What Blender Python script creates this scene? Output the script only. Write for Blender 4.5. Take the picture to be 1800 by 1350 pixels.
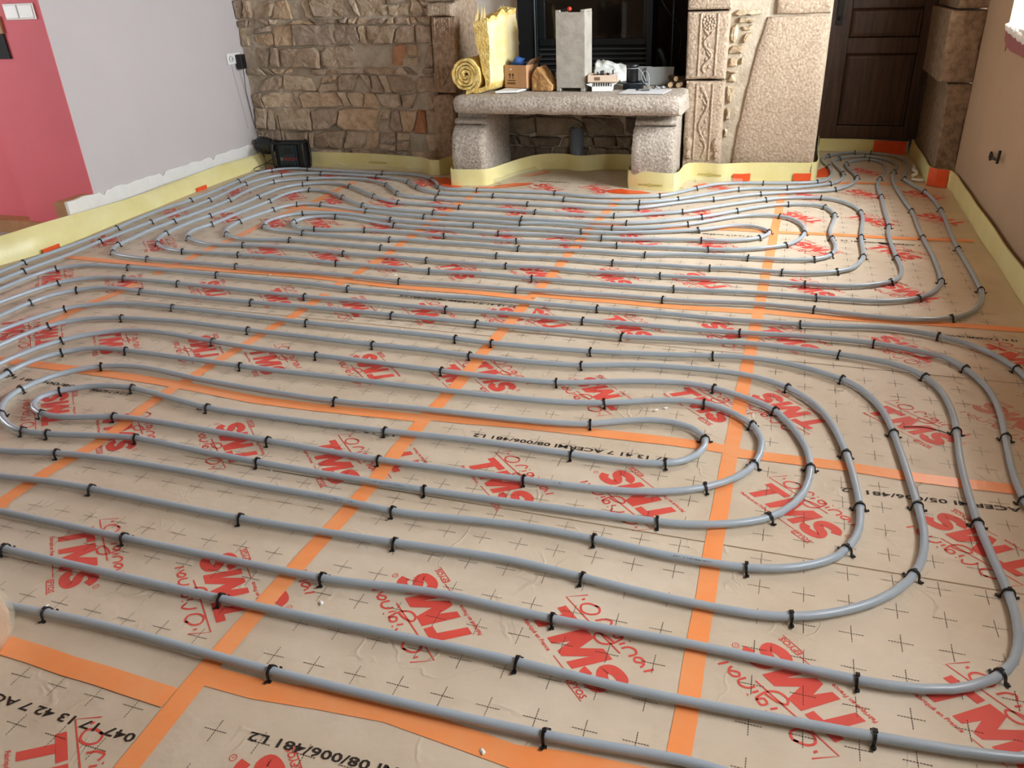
import bpy, bmesh, math, random
from mathutils import Vector, Matrix, noise as mnoise
R = math.radians
random.seed(7)
for o in list(bpy.data.objects): bpy.data.objects.remove(o)
SC = bpy.context.scene
COL = SC.collection

# ---------------------------------------------------------------- camera
cam_d = bpy.data.cameras.new('camera'); cam = bpy.data.objects.new('camera', cam_d); COL.objects.link(cam)
cam.location = (0.9548, -1.50928, 1.2992)
cam.rotation_euler = (1.10097, 0.03484, 0.30615)
cam_d.sensor_fit = 'HORIZONTAL'; cam_d.sensor_width = 36.0
cam_d.lens = 1371.504/1800*36
cam_d.shift_x = (900-929.189)/1800; cam_d.shift_y = (662.313-675)/1800
cam_d.clip_start = 0.02
SC.camera = cam

# ---------------------------------------------------------------- sky, daylight, exposure
world = bpy.data.worlds.new('overcast_sky'); SC.world = world; world.use_nodes = True
bg = world.node_tree.nodes['Background']
bg.inputs[0].default_value = (0.93, 0.96, 1.0, 1); bg.inputs[1].default_value = 6.0

def daylight(name, loc, rot, sx, sy, power, color=(1, 1, 1)):
    l = bpy.data.lights.new(name, 'AREA'); l.shape = 'RECTANGLE'; l.size = sx; l.size_y = sy
    l.energy = power; l.color = color
    o = bpy.data.objects.new(name, l); COL.objects.link(o); o.location = loc; o.rotation_euler = rot
    return o
# daylight through the two windows in the right wall; side-room lamp is an added fill for the pink wall
daylight('window_daylight', (2.34, 2.93, 1.62), (0, R(90), 0), 1.2, 1.25, 165, (0.93, 0.97, 1.0))
daylight('near_window_daylight', (2.34, -0.1, 1.62), (0, R(90), 0), 1.2, 1.4, 56, (0.93, 0.97, 1.0))
daylight('side_room_fill', (-6.16, 0.3, 1.45), (0, R(-90), 0), 1.5, 1.8, 45, (0.95, 0.98, 1.0))

SC.view_settings.view_transform = 'Standard'; SC.view_settings.look = 'None'
SC.view_settings.gamma = 1.0; SC.view_settings.use_curve_mapping = False
SC.view_settings.exposure = 0.32
try:
    SC.cycles.max_bounces = 8; SC.cycles.diffuse_bounces = 5; SC.cycles.transparent_max_bounces = 8
    SC.cycles.use_denoising = True; SC.cycles.caustics_reflective = False; SC.cycles.caustics_refractive = False
except Exception: pass

# ---------------------------------------------------------------- materials
def lin(c):
    return tuple(((v/255)/12.92 if v/255 <= .04045 else ((v/255+.055)/1.055)**2.4) for v in c)
def mat(name, rgb, rough=.6, var=.0, vscale=8.0, bump=0.0, bscale=40.0, metal=0.0, rgb2=None, detail=4.0, spec=.5, attr=None,
        stretch=None, bdist=.01, bump2=0.0, b2scale=6.0):
    m = bpy.data.materials.new(name); m.use_nodes = True
    nt = m.node_tree; b = nt.nodes['Principled BSDF']
    c = lin(rgb)
    b.inputs['Base Color'].default_value = (*c, 1); b.inputs['Roughness'].default_value = rough
    b.inputs['Metallic'].default_value = metal; b.inputs['Specular IOR Level'].default_value = spec
    tc = nt.nodes.new('ShaderNodeTexCoord'); src = tc.outputs['Object']
    if stretch:
        mp = nt.nodes.new('ShaderNodeMapping'); mp.inputs['Scale'].default_value = stretch
        nt.links.new(src, mp.inputs['Vector']); src = mp.outputs['Vector']
    if var > 0 or rgb2 or attr:
        c2 = lin(rgb2) if rgb2 else tuple(v*(1-var) for v in c)
        n = nt.nodes.new('ShaderNodeTexNoise'); n.inputs['Scale'].default_value = vscale; n.inputs['Detail'].default_value = detail
        n.inputs['Roughness'].default_value = .6
        nt.links.new(src, n.inputs['Vector'])
        rp = nt.nodes.new('ShaderNodeValToRGB'); rp.color_ramp.elements[0].position = .35; rp.color_ramp.elements[1].position = .65
        rp.color_ramp.elements[0].color = (*c2, 1); rp.color_ramp.elements[1].color = (*c, 1)
        nt.links.new(n.outputs['Fac'], rp.inputs['Fac']); out = rp.outputs['Color']
        if attr:
            a = nt.nodes.new('ShaderNodeAttribute'); a.attribute_name = attr
            mx = nt.nodes.new('ShaderNodeMix'); mx.data_type = 'RGBA'; mx.blend_type = 'MULTIPLY'; mx.inputs[0].default_value = 1.0
            nt.links.new(out, mx.inputs[6]); nt.links.new(a.outputs['Color'], mx.inputs[7]); out = mx.outputs[2]
        nt.links.new(out, b.inputs['Base Color'])
    if bump > 0:
        n2 = nt.nodes.new('ShaderNodeTexNoise'); n2.inputs['Scale'].default_value = bscale; n2.inputs['Detail'].default_value = 5
        nt.links.new(src, n2.inputs['Vector'])
        bp = nt.nodes.new('ShaderNodeBump'); bp.inputs['Strength'].default_value = bump; bp.inputs['Distance'].default_value = bdist
        nt.links.new(n2.outputs['Fac'], bp.inputs['Height'])
        last = bp
        if bump2 > 0:
            n3 = nt.nodes.new('ShaderNodeTexNoise'); n3.inputs['Scale'].default_value = b2scale; n3.inputs['Detail'].default_value = 3
            nt.links.new(src, n3.inputs['Vector'])
            b2 = nt.nodes.new('ShaderNodeBump'); b2.inputs['Strength'].default_value = bump2; b2.inputs['Distance'].default_value = .03
            nt.links.new(n3.outputs['Fac'], b2.inputs['Height']); nt.links.new(bp.outputs['Normal'], b2.inputs['Normal']); last = b2
        nt.links.new(last.outputs['Normal'], b.inputs['Normal'])
    return m
def clear(name, tint=(255, 255, 255), opac=.25, rough=.15):
    m = bpy.data.materials.new(name); m.use_nodes = True; nt = m.node_tree
    b = nt.nodes['Principled BSDF']; b.inputs['Base Color'].default_value = (*lin(tint), 1); b.inputs['Roughness'].default_value = rough
    t = nt.nodes.new('ShaderNodeBsdfTransparent'); mx = nt.nodes.new('ShaderNodeMixShader'); mx.inputs[0].default_value = opac
    nt.links.new(t.outputs[0], mx.inputs[1]); nt.links.new(b.outputs[0], mx.inputs[2])
    nt.links.new(mx.outputs[0], nt.nodes['Material Output'].inputs[0])
    return m

def kraft_material():
    m = bpy.data.materials.new('kraft_paper'); m.use_nodes = True; nt = m.node_tree; b = nt.nodes['Principled BSDF']
    tc = nt.nodes.new('ShaderNodeTexCoord'); P = tc.outputs['Object']
    n = nt.nodes.new('ShaderNodeTexNoise'); n.inputs['Scale'].default_value = 2.2; n.inputs['Detail'].default_value = 6
    n.inputs['Roughness'].default_value = .65; nt.links.new(P, n.inputs['Vector'])
    rp = nt.nodes.new('ShaderNodeValToRGB'); e = rp.color_ramp.elements
    e[0].position = .32; e[0].color = (*lin((200, 184, 160)), 1); e[1].position = .68; e[1].color = (*lin((217, 204, 184)), 1)
    nt.links.new(n.outputs['Fac'], rp.inputs['Fac']); nt.links.new(rp.outputs['Color'], b.inputs['Base Color'])
    b.inputs['Roughness'].default_value = .44
    # wrinkles of the paper facing: broken crinkle lines
    wn_ = nt.nodes.new('ShaderNodeTexNoise'); wn_.inputs['Scale'].default_value = 5; wn_.inputs['Detail'].default_value = 3; nt.links.new(P, wn_.inputs['Vector'])
    va = nt.nodes.new('ShaderNodeVectorMath'); va.operation = 'MULTIPLY_ADD'; va.inputs[1].default_value = (.35, .35, 0)
    nt.links.new(wn_.outputs['Color'], va.inputs[0]); nt.links.new(P, va.inputs[2])
    w = nt.nodes.new('ShaderNodeTexVoronoi'); w.feature = 'DISTANCE_TO_EDGE'; w.inputs['Scale'].default_value = 7; nt.links.new(va.outputs[0], w.inputs['Vector'])
    k = nt.nodes.new('ShaderNodeMapRange'); k.inputs['From Min'].default_value = 0; k.inputs['From Max'].default_value = .05
    k.inputs['To Min'].default_value = 1; k.inputs['To Max'].default_value = 0; nt.links.new(w.outputs['Distance'], k.inputs['Value'])
    g = nt.nodes.new('ShaderNodeTexNoise'); g.inputs['Scale'].default_value = 6.0; nt.links.new(P, g.inputs['Vector'])
    gm = nt.nodes.new('ShaderNodeMapRange'); gm.inputs['From Min'].default_value = .52; gm.inputs['From Max'].default_value = .66
    nt.links.new(g.outputs['Fac'], gm.inputs['Value'])
    mu = nt.nodes.new('ShaderNodeMath'); mu.operation = 'MULTIPLY'; nt.links.new(k.outputs[0], mu.inputs[0]); nt.links.new(gm.outputs[0], mu.inputs[1])
    f = nt.nodes.new('ShaderNodeTexNoise'); f.inputs['Scale'].default_value = 14; f.inputs['Detail'].default_value = 3; nt.links.new(P, f.inputs['Vector'])
    ad = nt.nodes.new('ShaderNodeMath'); ad.operation = 'MULTIPLY_ADD'; ad.inputs[1].default_value = .5
    nt.links.new(mu.outputs[0], ad.inputs[0]); nt.links.new(f.outputs['Fac'], ad.inputs[2])
    bp = nt.nodes.new('ShaderNodeBump'); bp.inputs['Strength'].default_value = .34; bp.inputs['Distance'].default_value = .012
    nt.links.new(ad.outputs[0], bp.inputs['Height']); nt.links.new(bp.outputs['Normal'], b.inputs['Normal'])
    return m

M = {}
M['kraft'] = kraft_material()
M['red_ink'] = mat('red_ink', (222, 84, 72), .5, .08, 9)
M['faded_ink'] = mat('faded_red_ink', (206, 112, 100), .55, rgb2=(196, 150, 128), vscale=30)
M['black_ink'] = mat('black_ink', (40, 34, 28), .6)
M['grid_ink'] = mat('grid_ink', (62, 50, 38), .6)
M['fold'] = mat('fold_line', (150, 126, 96), .6)
M['pipe'] = mat('grey_plastic_pipe', (166, 180, 191), .28, .04, 20, spec=.5)
M['clip'] = mat('black_plastic_clip', (14, 14, 15), .4)
M['tape'] = mat('orange_tape', (250, 154, 90), .3, .0, 6, rgb2=(246, 166, 110), bump=.12, bscale=30)
M['tape_red'] = mat('orange_red_tape', (236, 92, 46), .3, .12, 14, bump=.2, bscale=40)
M['foam'] = mat('yellow_foam', (232, 227, 172), .38, .0, 5, rgb2=(224, 216, 150), bump=.08, bscale=60)
M['foam_ink'] = mat('foam_print', (176, 166, 84), .5)
M['film'] = clear('clear_film', (225, 225, 205), .28, .12)
M['lilac'] = mat('lilac_grey_paint', (194, 190, 191), .75, .03, 3, bump=.05, bscale=120)
M['pink'] = mat('pink_paint', (220, 106, 117), .7, .05, 3, bump=.05, bscale=90)
M['plaster'] = mat('white_plaster', (228, 229, 226), .8, .06, 14, bump=.2, bscale=40)
M['tan_wood'] = mat('tan_board', (176, 130, 84), .6, .2, 12)
M['beige'] = mat('beige_paint', (174, 150, 124), .75, .05, 2.5, bump=.06, bscale=100)
M['maroon'] = mat('maroon_paint', (150, 92, 92), .7, .08, 8)
M['mortar'] = mat('sandy_mortar', (194, 183, 164), .95, rgb2=(168, 156, 136), vscale=9, bump=.55, bscale=55, bdist=.012, bump2=.4, b2scale=9)
M['stone'] = mat('rubble_stone', (255, 252, 246), .9, rgb2=(218, 206, 190), vscale=16, bump=.6, bscale=38, bdist=.016, attr='tint', bump2=.5, b2scale=12)
M['granite'] = mat('granite', (192, 175, 154), .85, rgb2=(154, 134, 112), vscale=70, detail=6, bump=.9, bscale=60, bdist=.010)
M['granite_grey'] = mat('grey_granite', (196, 189, 178), .85, rgb2=(152, 139, 124), vscale=60, detail=7, bump=.9, bscale=60, bdist=.010)
M['granite_brown'] = mat('brown_granite', (196, 174, 150), .88, rgb2=(156, 133, 110), vscale=30, detail=5, bump=.6, bscale=70, bdist=.01)
M['jamb'] = mat('shaded_jamb_granite', (150, 128, 104), .88, rgb2=(112, 92, 72), vscale=26, detail=5, bump=.6, bscale=70, bdist=.01)  # darker copy of the brown granite, shade of the door corner put into the colour
M['soot'] = mat('sooty_stone', (54, 44, 36), .9, .35, 9, bump=.6, bscale=30, bdist=.015)
M['black_steel'] = mat('black_steel', (26, 32, 36), .42, .15, 20, metal=.3)
M['steel_slat'] = mat('grey_steel_slat', (70, 78, 80), .4, metal=.5)
M['void'] = mat('dark_cavity', (12, 11, 10), .8)
M['ash'] = mat('ash', (150, 122, 100), .95, .4, 30, bump=.6, bscale=50)
M['fire_glass'] = clear('sooty_glass', (34, 28, 22), .55, .06)
M['concrete'] = mat('concrete', (176, 172, 161), .9, rgb2=(154, 150, 139), vscale=14, bump=.45, bscale=110, bdist=.004)
M['glasswool'] = mat('yellow_glass_wool', (236, 214, 140), .95, rgb2=(212, 178, 92), vscale=26, bump=.9, bscale=60, bdist=.012)
M['glasswool_face'] = mat('pale_glass_wool_face', (232, 222, 184), .9, rgb2=(224, 206, 140), vscale=9, bump=.5, bscale=30, bdist=.01)
M['cardboard'] = mat('cardboard', (190, 146, 106), .75, .06, 9)
M['card_edge'] = mat('dark_card', (120, 92, 70), .8)
M['brick'] = mat('tan_brick', (196, 156, 100), .9, rgb2=(150, 108, 66), vscale=14, bump=.6, bscale=50)
M['blue'] = mat('blue_cloth', (52, 96, 168), .7, .3, 30)
M['ceramic'] = mat('cream_cardboard', (222, 202, 180), .6, .05, 20)
M['white'] = mat('white_plastic', (234, 236, 234), .4)
M['white_sheet'] = mat('white_sheet', (228, 232, 234), .5, .05, 14)
M['pale_bag'] = mat('pale_plastic_bag', (222, 228, 222), .3, .08, 14, bump=.4, bscale=18)
M['green_card'] = mat('green_board', (104, 124, 96), .5)
M['grey_card'] = mat('grey_board', (140, 146, 144), .6)
M['dark_metal'] = mat('dark_painted_metal', (54, 62, 68), .4, metal=.4)
M['grey_cable'] = mat('grey_cable', (150, 156, 158), .4)
M['log'] = mat('branch_bark', (104, 80, 60), .9, .3, 30, bump=.5)
M['log_end'] = mat('branch_end_wood', (186, 156, 118), .8, .2, 40)
M['pvc'] = mat('grey_pvc', (108, 120, 130), .3)
M['black'] = mat('black_plastic', (20, 21, 23), .45, .2, 30)
M['dark_green'] = mat('dark_green_plastic', (24, 46, 52), .5, .1, 30)
M['red'] = mat('red_plastic', (214, 62, 42), .4)
M['red_print'] = mat('dark_red_print', (150, 46, 44), .5)
M['door_wood'] = mat('dark_oak', (80, 56, 37), .5, rgb2=(54, 37, 24), vscale=3.5, stretch=(14, 14, 1.0), bump=.2, bscale=20)
M['iron'] = mat('black_iron', (40, 38, 36), .45, metal=.6)
M['glass'] = clear('window_glass', (255, 255, 255), .04, .02)
M['ceiling'] = mat('ceiling_wood', (128, 98, 72), .7, .2, 6)
M['subfloor'] = mat('bare_screed', (176, 164, 156), .9, .15, 6)
M['bottle'] = mat('amber_film_wrap', (206, 166, 128), .3, rgb2=(176, 122, 88), vscale=14, bump=.4, bscale=26)
M['crumb'] = mat('plaster_crumb', (242, 242, 238), .8)

# ---------------------------------------------------------------- mesh helpers
class MB:
    def __init__(s): s.v = []; s.f = []; s.m = []; s.sm = []
    def add(s, vs, fs, mi=0, smooth=False):
        k = len(s.v); s.v += [tuple(p) for p in vs]
        for f in fs: s.f.append(tuple(i+k for i in f)); s.m.append(mi); s.sm.append(smooth)
        return s
    def box(s, x0, x1, y0, y1, z0, z1, mi=0, mtx=None):
        vs = [(x, y, z) for z in (z0, z1) for x, y in ((x0, y0), (x1, y0), (x1, y1), (x0, y1))]
        if mtx: vs = [mtx @ Vector(p) for p in vs]
        return s.add(vs, [(3, 2, 1, 0), (4, 5, 6, 7), (0, 1, 5, 4), (1, 2, 6, 5), (2, 3, 7, 6), (3, 0, 4, 7)], mi)
    def prism(s, poly, a, b, axis='z', mi=0, mtx=None):
        n = len(poly)
        def P(p, t): return {'z': (p[0], p[1], t), 'y': (p[0], t, p[1]), 'x': (t, p[0], p[1])}[axis]
        vs = [P(p, a) for p in poly]+[P(p, b) for p in poly]
        if mtx: vs = [mtx @ Vector(p) for p in vs]
        fs = [tuple(range(n-1, -1, -1)), tuple(range(n, 2*n))]+[(i, (i+1) % n, n+(i+1) % n, n+i) for i in range(n)]
        return s.add(vs, fs, mi)
    def flat(s, poly, z, mi=0): return s.add([(p[0], p[1], z) for p in poly], [tuple(range(len(poly)))], mi)
    def tube(s, path, r, seg=8, mi=0, cap=True, closed=False):
        P = [Vector(p) for p in path]; n = len(P); rr = r if hasattr(r, '__len__') else [r]*n
        vs = []; prev = None
        for i in range(n):
            t = (P[(i+1) % n]-P[i-1]) if closed else (P[min(i+1, n-1)]-P[max(i-1, 0)])
            t.normalize()
            if prev is None:
                u = Vector((0, 0, 1)) if abs(t.z) < .9 else Vector((1, 0, 0))
                u = (u-t*u.dot(t)).normalized()
            else: u = (prev-t*prev.dot(t)).normalized()
            prev = u; w = t.cross(u)
            for k in range(seg):
                a = 2*math.pi*k/seg; vs.append(P[i]+(u*math.cos(a)+w*math.sin(a))*rr[i])
        fs = []
        for i in range(n if closed else n-1):
            j = (i+1) % n
            for k in range(seg): fs.append((i*seg+k, i*seg+(k+1) % seg, j*seg+(k+1) % seg, j*seg+k))
        s.add(vs, fs, mi, True)
        if cap and not closed: s.add(vs[:seg], [tuple(range(seg-1, -1, -1))], mi); s.add(vs[-seg:], [tuple(range(seg))], mi)
        return s
    def lathe(s, prof, c=(0, 0, 0), seg=24, mi=0, mtx=None, smooth=True):
        vs = []; n = len(prof)
        for r, z in prof:
            for k in range(seg):
                a = 2*math.pi*k/seg; vs.append(Vector((r*math.cos(a), r*math.sin(a), z)))
        if mtx: vs = [mtx @ v for v in vs]
        vs = [v+Vector(c) for v in vs]
        fs = [(i*seg+k, i*seg+(k+1) % seg, (i+1)*seg+(k+1) % seg, (i+1)*seg+k) for i in range(n-1) for k in range(seg)]
        return s.add(vs, fs, mi, smooth)
    def blob(s, c, rx, ry, rz, mi=0, n=8, m=6, jit=0):
        vs = []
        for i in range(m+1):
            th = math.pi*i/m
            for k in range(n):
                a = 2*math.pi*k/n; d = Vector((math.sin(th)*math.cos(a), math.sin(th)*math.sin(a), math.cos(th)))
                q = 1+(mnoise.noise(d*1.7+Vector(c)*31)*jit)
                vs.append((c[0]+d.x*rx*q, c[1]+d.y*ry*q, c[2]+d.z*rz*q))
        fs = [(i*n+k, i*n+(k+1) % n, (i+1)*n+(k+1) % n, (i+1)*n+k) for i in range(m) for k in range(n)]
        return s.add(vs, fs, mi, True)
    def sweep_rect(s, path, wdir, w, t, mi=0):
        """flat bar of width w (along wdir) and thickness t following a path"""
        P = [Vector(p) for p in path]; W = Vector(wdir).normalized(); vs = []; n = len(P)
        for i in range(n):
            d = (P[min(i+1, n-1)]-P[max(i-1, 0)]).normalized(); nn = W.cross(d).normalized()
            for a, b in ((-1, -1), (1, -1), (1, 1), (-1, 1)): vs.append(P[i]+W*(w/2*a)+nn*(t/2*b))
        fs = [(i*4+k, i*4+(k+1) % 4, i*4+4+(k+1) % 4, i*4+4+k) for i in range(n-1) for k in range(4)]
        fs += [(3, 2, 1, 0), tuple(range(4*n-4, 4*n))]
        return s.add(vs, fs, mi)
    def build(s, name, mats, parent=None, loc=None, tint=None, bevel=0, fix=True):
        me = bpy.data.meshes.new(name); me.from_pydata(s.v, [], s.f)
        for m in (mats if isinstance(mats, (list, tuple)) else [mats]): me.materials.append(m)
        me.polygons.foreach_set('material_index', s.m); me.polygons.foreach_set('use_smooth', s.sm)
        if tint:
            at = me.color_attributes.new('tint', 'FLOAT_COLOR', 'POINT')
            for i, c in enumerate(tint): at.data[i].color = (*c, 1)
        me.update()
        if fix:
            bm = bmesh.new(); bm.from_mesh(me); bmesh.ops.recalc_face_normals(bm, faces=bm.faces); bm.to_mesh(me); bm.free()
        o = bpy.data.objects.new(name, me); COL.objects.link(o)
        if loc: o.location = loc
        if parent: o.parent = parent
        if bevel:
            b = o.modifiers.new('bevel', 'BEVEL'); b.width = bevel; b.segments = 2; b.limit_method = 'ANGLE'; b.angle_limit = R(40)
        return o
def tag(o, label=None, cat=None, group=None, kind=None):
    if label: o['label'] = label
    if cat: o['category'] = cat
    if group: o['group'] = group
    if kind: o['kind'] = kind
    return o
def struct(o, label=None): o['kind'] = 'structure'; return tag(o, label)
def thing(name, loc, label, cat, group=None, rz=0):
    o = bpy.data.objects.new(name, None); COL.objects.link(o); o.location = loc; o.rotation_euler = (0, 0, rz)
    o.empty_display_size = .05
    return tag(o, label, cat, group)
def nz(x, y=0., z=0.): return mnoise.noise(Vector((x, y, z)))
def catmull(P, step):
    P = [Vector((*p, 0)[:3]) if len(p) == 2 else Vector(p) for p in P]; out = []
    for i in range(len(P)-1):
        p1, p2 = P[i], P[i+1]; p0 = P[i-1] if i else p1*2-p2; p3 = P[i+2] if i+2 < len(P) else p2*2-p1
        L = (p2-p1).length; n = max(1, int(L/step))
        t0 = 0; t1 = t0+max((p1-p0).length, 1e-6)**.5; t2 = t1+max(L, 1e-6)**.5; t3 = t2+max((p3-p2).length, 1e-6)**.5
        for k in range(n):
            t = t1+(t2-t1)*k/n
            A1 = p0*((t1-t)/(t1-t0))+p1*((t-t0)/(t1-t0)); A2 = p1*((t2-t)/(t2-t1))+p2*((t-t1)/(t2-t1)); A3 = p2*((t3-t)/(t3-t2))+p3*((t-t2)/(t3-t2))
            B1 = A1*((t2-t)/(t2-t0))+A2*((t-t0)/(t2-t0)); B2 = A2*((t3-t)/(t3-t1))+A3*((t-t1)/(t3-t1))
            out.append(B1*((t2-t)/(t2-t1))+B2*((t-t1)/(t2-t1)))
    out.append(P[-1]); return out
def offset2(P, d):
    out = []
    for i in range(len(P)):
        a = Vector(P[max(i-1, 0)][:2]); b = Vector(P[min(i+1, len(P)-1)][:2]); t = (b-a).normalized()
        out.append((P[i][0]-t.y*d, P[i][1]+t.x*d))
    return out
def text_mesh(s, size=1.0, bold=0.0):
    cu = bpy.data.curves.new('txt', 'FONT'); cu.body = s; cu.size = size; cu.offset = bold; cu.resolution_u = 2
    o = bpy.data.objects.new('txt', cu); COL.objects.link(o)
    dg = bpy.context.evaluated_depsgraph_get(); me = bpy.data.meshes.new_from_object(o.evaluated_get(dg))
    vs = [v.co.copy() for v in me.vertices]; fs = [tuple(p.vertices) for p in me.polygons]
    bpy.data.objects.remove(o); bpy.data.curves.remove(cu); bpy.data.meshes.remove(me)
    return vs, fs
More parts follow.
